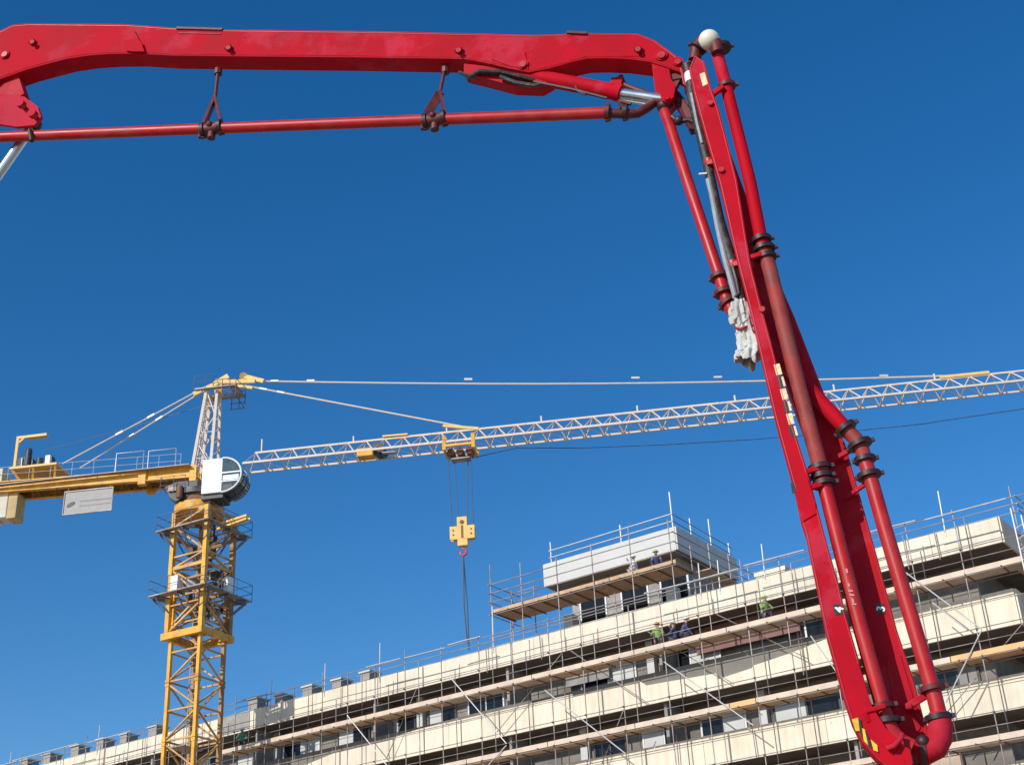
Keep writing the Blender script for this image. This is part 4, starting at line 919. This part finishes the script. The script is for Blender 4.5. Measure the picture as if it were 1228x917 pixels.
rb(MB().path([W(1064, 897, F4-.03), W(1072, 894, F4-.06), W(1080, 886, F4-.04), W(1082, 880, F4)], .022, 8), 'pipe_bracket', RED2, s4, smooth=True)
# pivot
rb(MB().tube(W(1088, 912, F4+.23), W(1088, 912, .3), .085, 20), 'pivot_pin', DKRED, smooth=True)
pin(1094, 884, -.012, .06, .02, RED2, s3, 'pin_boss')
# end hose with protective sleeve
oh = -.28
hose = rb(MB().path([W(826, 76, oh), W(827.5, 92, oh), W(830, 118, oh), W(838, 151, oh), W(847, 190, oh), W(853, 218, oh), W(862, 262, oh), W(873, 300, oh), W(882, 332, oh), W(888, 358, oh), W(893, 385, oh)],
    [.045, .05, .055, .055, .053, .05, .055, .058, .06, .055, .05], 14), 'end_hose', RUBBER, smooth=True)
rb(MB().path([W(849, 215, oh-.04), W(853, 232, oh-.04), W(861, 275, oh-.04), W(869, 310, oh-.04), W(876, 335, oh-.04), W(882, 358, oh-.04)], .026, 8), 'pale_cable', PALEHOSE, hose, smooth=True)
rb(MB().path([W(829, 112, oh-.055), W(836, 148, oh-.055), W(842, 172, oh-.055)], .016, 6), 'pale_cable', PALEHOSE, hose, smooth=True)
rb(MB().tube(W(826.5, 88, oh), W(828, 99, oh), .056, 14), 'hose_band', CABW, hose, smooth=True)
rb(MB().tube(W(824, 79, oh), W(826.5, 88, oh), .062, 14), 'hose_coupling', DARK, hose, smooth=True)
for (x, y) in ((850.5, 196), (879, 318)): rb(MB().bar(W(x-3, y, oh-.06), W(x+9, y-3, oh-.07), .03, .05).tube(W(x, y-3, oh), W(x+1, y+3, oh), .07, 12), 'hose_bracket', REDPIPE, s4, smooth=True)
rb(MB().bar(W(838, 209, oh-.05), W(848, 208, oh-.05), .018), 'cable_stub', GALVB, hose)
rb(MB().path([W(878, 318, oh-.06), W(883, 336, oh-.07), W(886, 352, oh-.05), W(882, 357, oh-.06)], .022, 8).path([W(876, 316, oh+.05), W(889, 345, oh+.0), W(892, 360, oh)], .03, 8), 'hydraulic_hose', DARK, smooth=True)
# crumpled white sheet tied round the hose end
def rag():
    m = MB(); n = 72; ctr = [(887, 362, .07), (886, 368, .105), (888, 378, .12), (890, 387, .11), (893, 393, .08), (894, 397, .085), (896, 405, .1), (898, 413, .115), (899, 420, .13), (898, 427, .14), (896, 430, .13)]
    ctr2 = []
    for i in range(len(ctr)-1):
        for q in range(6):
            t = q/6; ctr2.append(tuple(ctr[i][j]*(1-t)+ctr[i+1][j]*t for j in range(3)))
    ctr2.append(ctr[-1]); rng = random.Random(3); ph = [rng.uniform(0, 6.28) for _ in range(6)]
    for k, (x, y, r_) in enumerate(ctr2):
        P = W(x, y, oh-.05)
        for j in range(n):
            a = 2*math.pi*j/n
            f_ = 1+.13*math.sin(3*a+ph[0]+k*.06)+.11*math.sin(7*a+ph[1]-k*.05)+.08*math.sin(12*a+ph[2]+k*.08)
            z_ = .02*math.sin(4*a+ph[3]+k)+(.05*math.sin(2*a+1.2) if k > len(ctr2)-5 else 0)
            q_ = (UB*math.cos(a)+NB*math.sin(a))*r_*.8*f_; nn = mnoise.noise(V((q_.x*16, q_.y*16, P.z*14)))+.6*abs(mnoise.noise(V((q_.x*30, q_.y*30+3, P.z*34)))); m.v.append(P+q_*(1+.22*nn)+V((0, 0, z_+(.05*math.sin(3*a+1)+.03*math.sin(8*a) if k == len(ctr2)-1 else 0))))
    for k in range(len(ctr2)-1):
        for j in range(n): m.f.append((k*n+j, k*n+(j+1) % n, (k+1)*n+(j+1) % n, (k+1)*n+j))
    return m
rg = rag().build('cloth_wrap', RAG, smooth=True)
md = rg.modifiers.new('thickness', 'SOLIDIFY'); md.thickness = .004
rb(MB().path([W(890+7.5*math.cos(a), 391+2.5*math.sin(a)-1.5*math.cos(a), oh-.05-.09*math.sin(a)) for a in [i*2*math.pi/16 for i in range(17)]], .014, 6), 'red_strap', REDPIPE, smooth=True)
tag(rg, 'crumpled dirty white sheet tied round the hanging end of the black boom hose', 'cloth wrap')
# ================================================================== WORKERS
def skin_body(p):
    me = bpy.data.meshes.new('person'); H = p['hip']; q = p['lean']      # hip height, forward lean of the chest
    vs = [(0,0,H), (0,-.35*q,H+.20), (0,-.7*q,H+.38), (0,-.9*q,H+.51), (0,-.98*q,H+.60), (0,-1.05*q,H+.71)]
    rs = [.14, .13, .15, .06, .09, .085]; es = [(0,1),(1,2),(2,3),(3,4),(4,5)]
    def chain(start, pts, rad):
        k = start
        for c, r_ in zip(pts, rad): vs.append(tuple(c)); rs.append(r_); es.append((k, len(vs)-1)); k = len(vs)-1
    for s in (0, 1):
        chain(2, p['arm'][s], [.065, .048, .035]); chain(0, p['leg'][s], [.095, .07, .045, .04])
    me.from_pydata(vs, es, []); me.materials.append(SKIN)
    ob = bpy.data.objects.new('tmpbody', me); COL.objects.link(ob)
    sk = ob.modifiers.new('s', 'SKIN'); ob.modifiers.new('d', 'SUBSURF').levels = 1
    for i, v in enumerate(me.skin_vertices[0].data): v.radius = (rs[i], rs[i]*(.8 if i < 3 else 1)); v.use_root = (i == 0)
    dg = bpy.context.evaluated_depsgraph_get(); m2 = bpy.data.meshes.new_from_object(ob.evaluated_get(dg)); bpy.data.objects.remove(ob)
    m2.materials.clear(); m2.materials.append(SKIN); m2.polygons.foreach_set('use_smooth', [True]*len(m2.polygons))
    return m2
def make_pose(hip, lean, knee_y, knee_z, foot_y, el, ha):
    ar, lg = [], []
    for s in (-1, 1):
        sh = V((s*.19, -.75*lean, hip+.44)); e = el[0 if s < 0 else 1]; h = ha[0 if s < 0 else 1]
        ar.append([sh, V((s*e[0], e[1], hip+e[2])), V((s*h[0], h[1], hip+h[2]))])
        lg.append([V((s*.10, 0, hip-.06)), V((s*.15, knee_y, knee_z)), V((s*.14, foot_y, .09)), V((s*.14, foot_y-.14, .05))])
    return dict(hip=hip, lean=lean, arm=ar, leg=lg)
def worker(x, y, z, rz, top, trou, hel, p, label):
    t = bpy.data.objects.new('person', skin_body(p)); COL.objects.link(t); t.location = bl(x, y, z); t.rotation_euler = (0, 0, rz)
    tag(t, label, 'person', 'construction workers on the scaffolding'); OFF[t.name] = V((0, 0, 0))
    H, q = p['hip'], p['lean']; m = MB()
    for zz, a, b in ((-.08, .19, .14), (.05, .185, .14), (.24, .19, .145), (.40, .21, .15), (.48, .16, .11), (.51, .09, .08)):
        for j in range(14): an = 2*math.pi*j/14; m.v.append(V((a*math.cos(an), b*math.sin(an)-1.85*q*max(zz, 0), H+zz)))
    for k in range(5):
        for j in range(14): m.f.append((k*14+j, k*14+(j+1) % 14, (k+1)*14+(j+1) % 14, (k+1)*14+j))
    m.build('jacket', top, t, smooth=True)
    for s in (0, 1):
        a = p['arm'][s]; MB().path([a[0]*.95, a[0], a[1], a[1].lerp(a[2], .75)], [.085, .085, .065, .05], 10).build('sleeve', top, t, smooth=True)
        a = p['leg'][s]; MB().path([V((a[0].x*.9, 0, H+.02)), a[0], a[1], a[2]], [.12, .115, .09, .07], 10).build('trouser_leg', trou, t, smooth=True)
    hy = -1.05*q; hz = H+.72
    MB().ball((0, hy, hz), .135, .15, .12, 16, 6, 0, .5).path([(0, hy, hz-.005), (0, hy, hz+.008)], .16, 16).build('helmet', hel, t, smooth=True)
P0 = make_pose(.46, .16, -.36, .50, -.06, [(.27, -.25, .2), (.28, -.28, .22)], [(.2, -.5, .25), (.16, -.5, .15)])
P1 = make_pose(.44, .05, -.34, .48, -.05, [(.3, -.16, .48), (.28, -.2, .2)], [(.24, -.3, .74), (.2, -.4, .1)])
P2 = make_pose(.42, .26, -.34, .46, -.04, [(.26, -.3, .15), (.27, -.32, .12)], [(.2, -.5, -.1), (.2, -.52, -.05)])
def onx(px, py, y): return facx(px, py, y)[0]
worker(onx(790, 768, -1.0), -1.0, 19.86, BAZ+.4, HIVIS, BCLOTH, HELO, P0, 'worker in lime vest and orange helmet on the upper scaffold deck below the penthouse')
worker(onx(810, 764, -.75), -.75, 19.86, BAZ-1.2, BCLOTH, BCLOTH, HELW, P1, 'worker in navy clothes and white helmet right beside the orange-helmeted worker')
worker(onx(818, 762, -1.1), -1.1, 19.86, BAZ+2.0, BCLOTH, BCLOTH, HELW, P2, 'second navy-clothed worker, rightmost of the group of three on the upper deck')
worker(onx(917, 737, -1.0), -1.0, 19.86, BAZ+1.0, HIVIS, BCLOTH, HELG, P0, 'lone worker in lime vest on the upper deck left of the red boom')
worker(onx(762, 687, 1.7), 1.7, 24.635, BAZ-.6, WCLOTH, WCLOTH, HELW, P1, 'worker in white clothes on the orange penthouse deck')
worker(onx(788, 680, 2.0), 2.0, 24.635, BAZ+.5, BCLOTH, BCLOTH, HELG, P2, 'worker with green helmet at the right of the penthouse deck')
worker(onx(290, 889, -.9), -.9, 19.86, BAZ+.8, GCLOTH, BCLOTH, HELW, P0, 'worker in green near the crane mast on the left end of the scaffold deck')
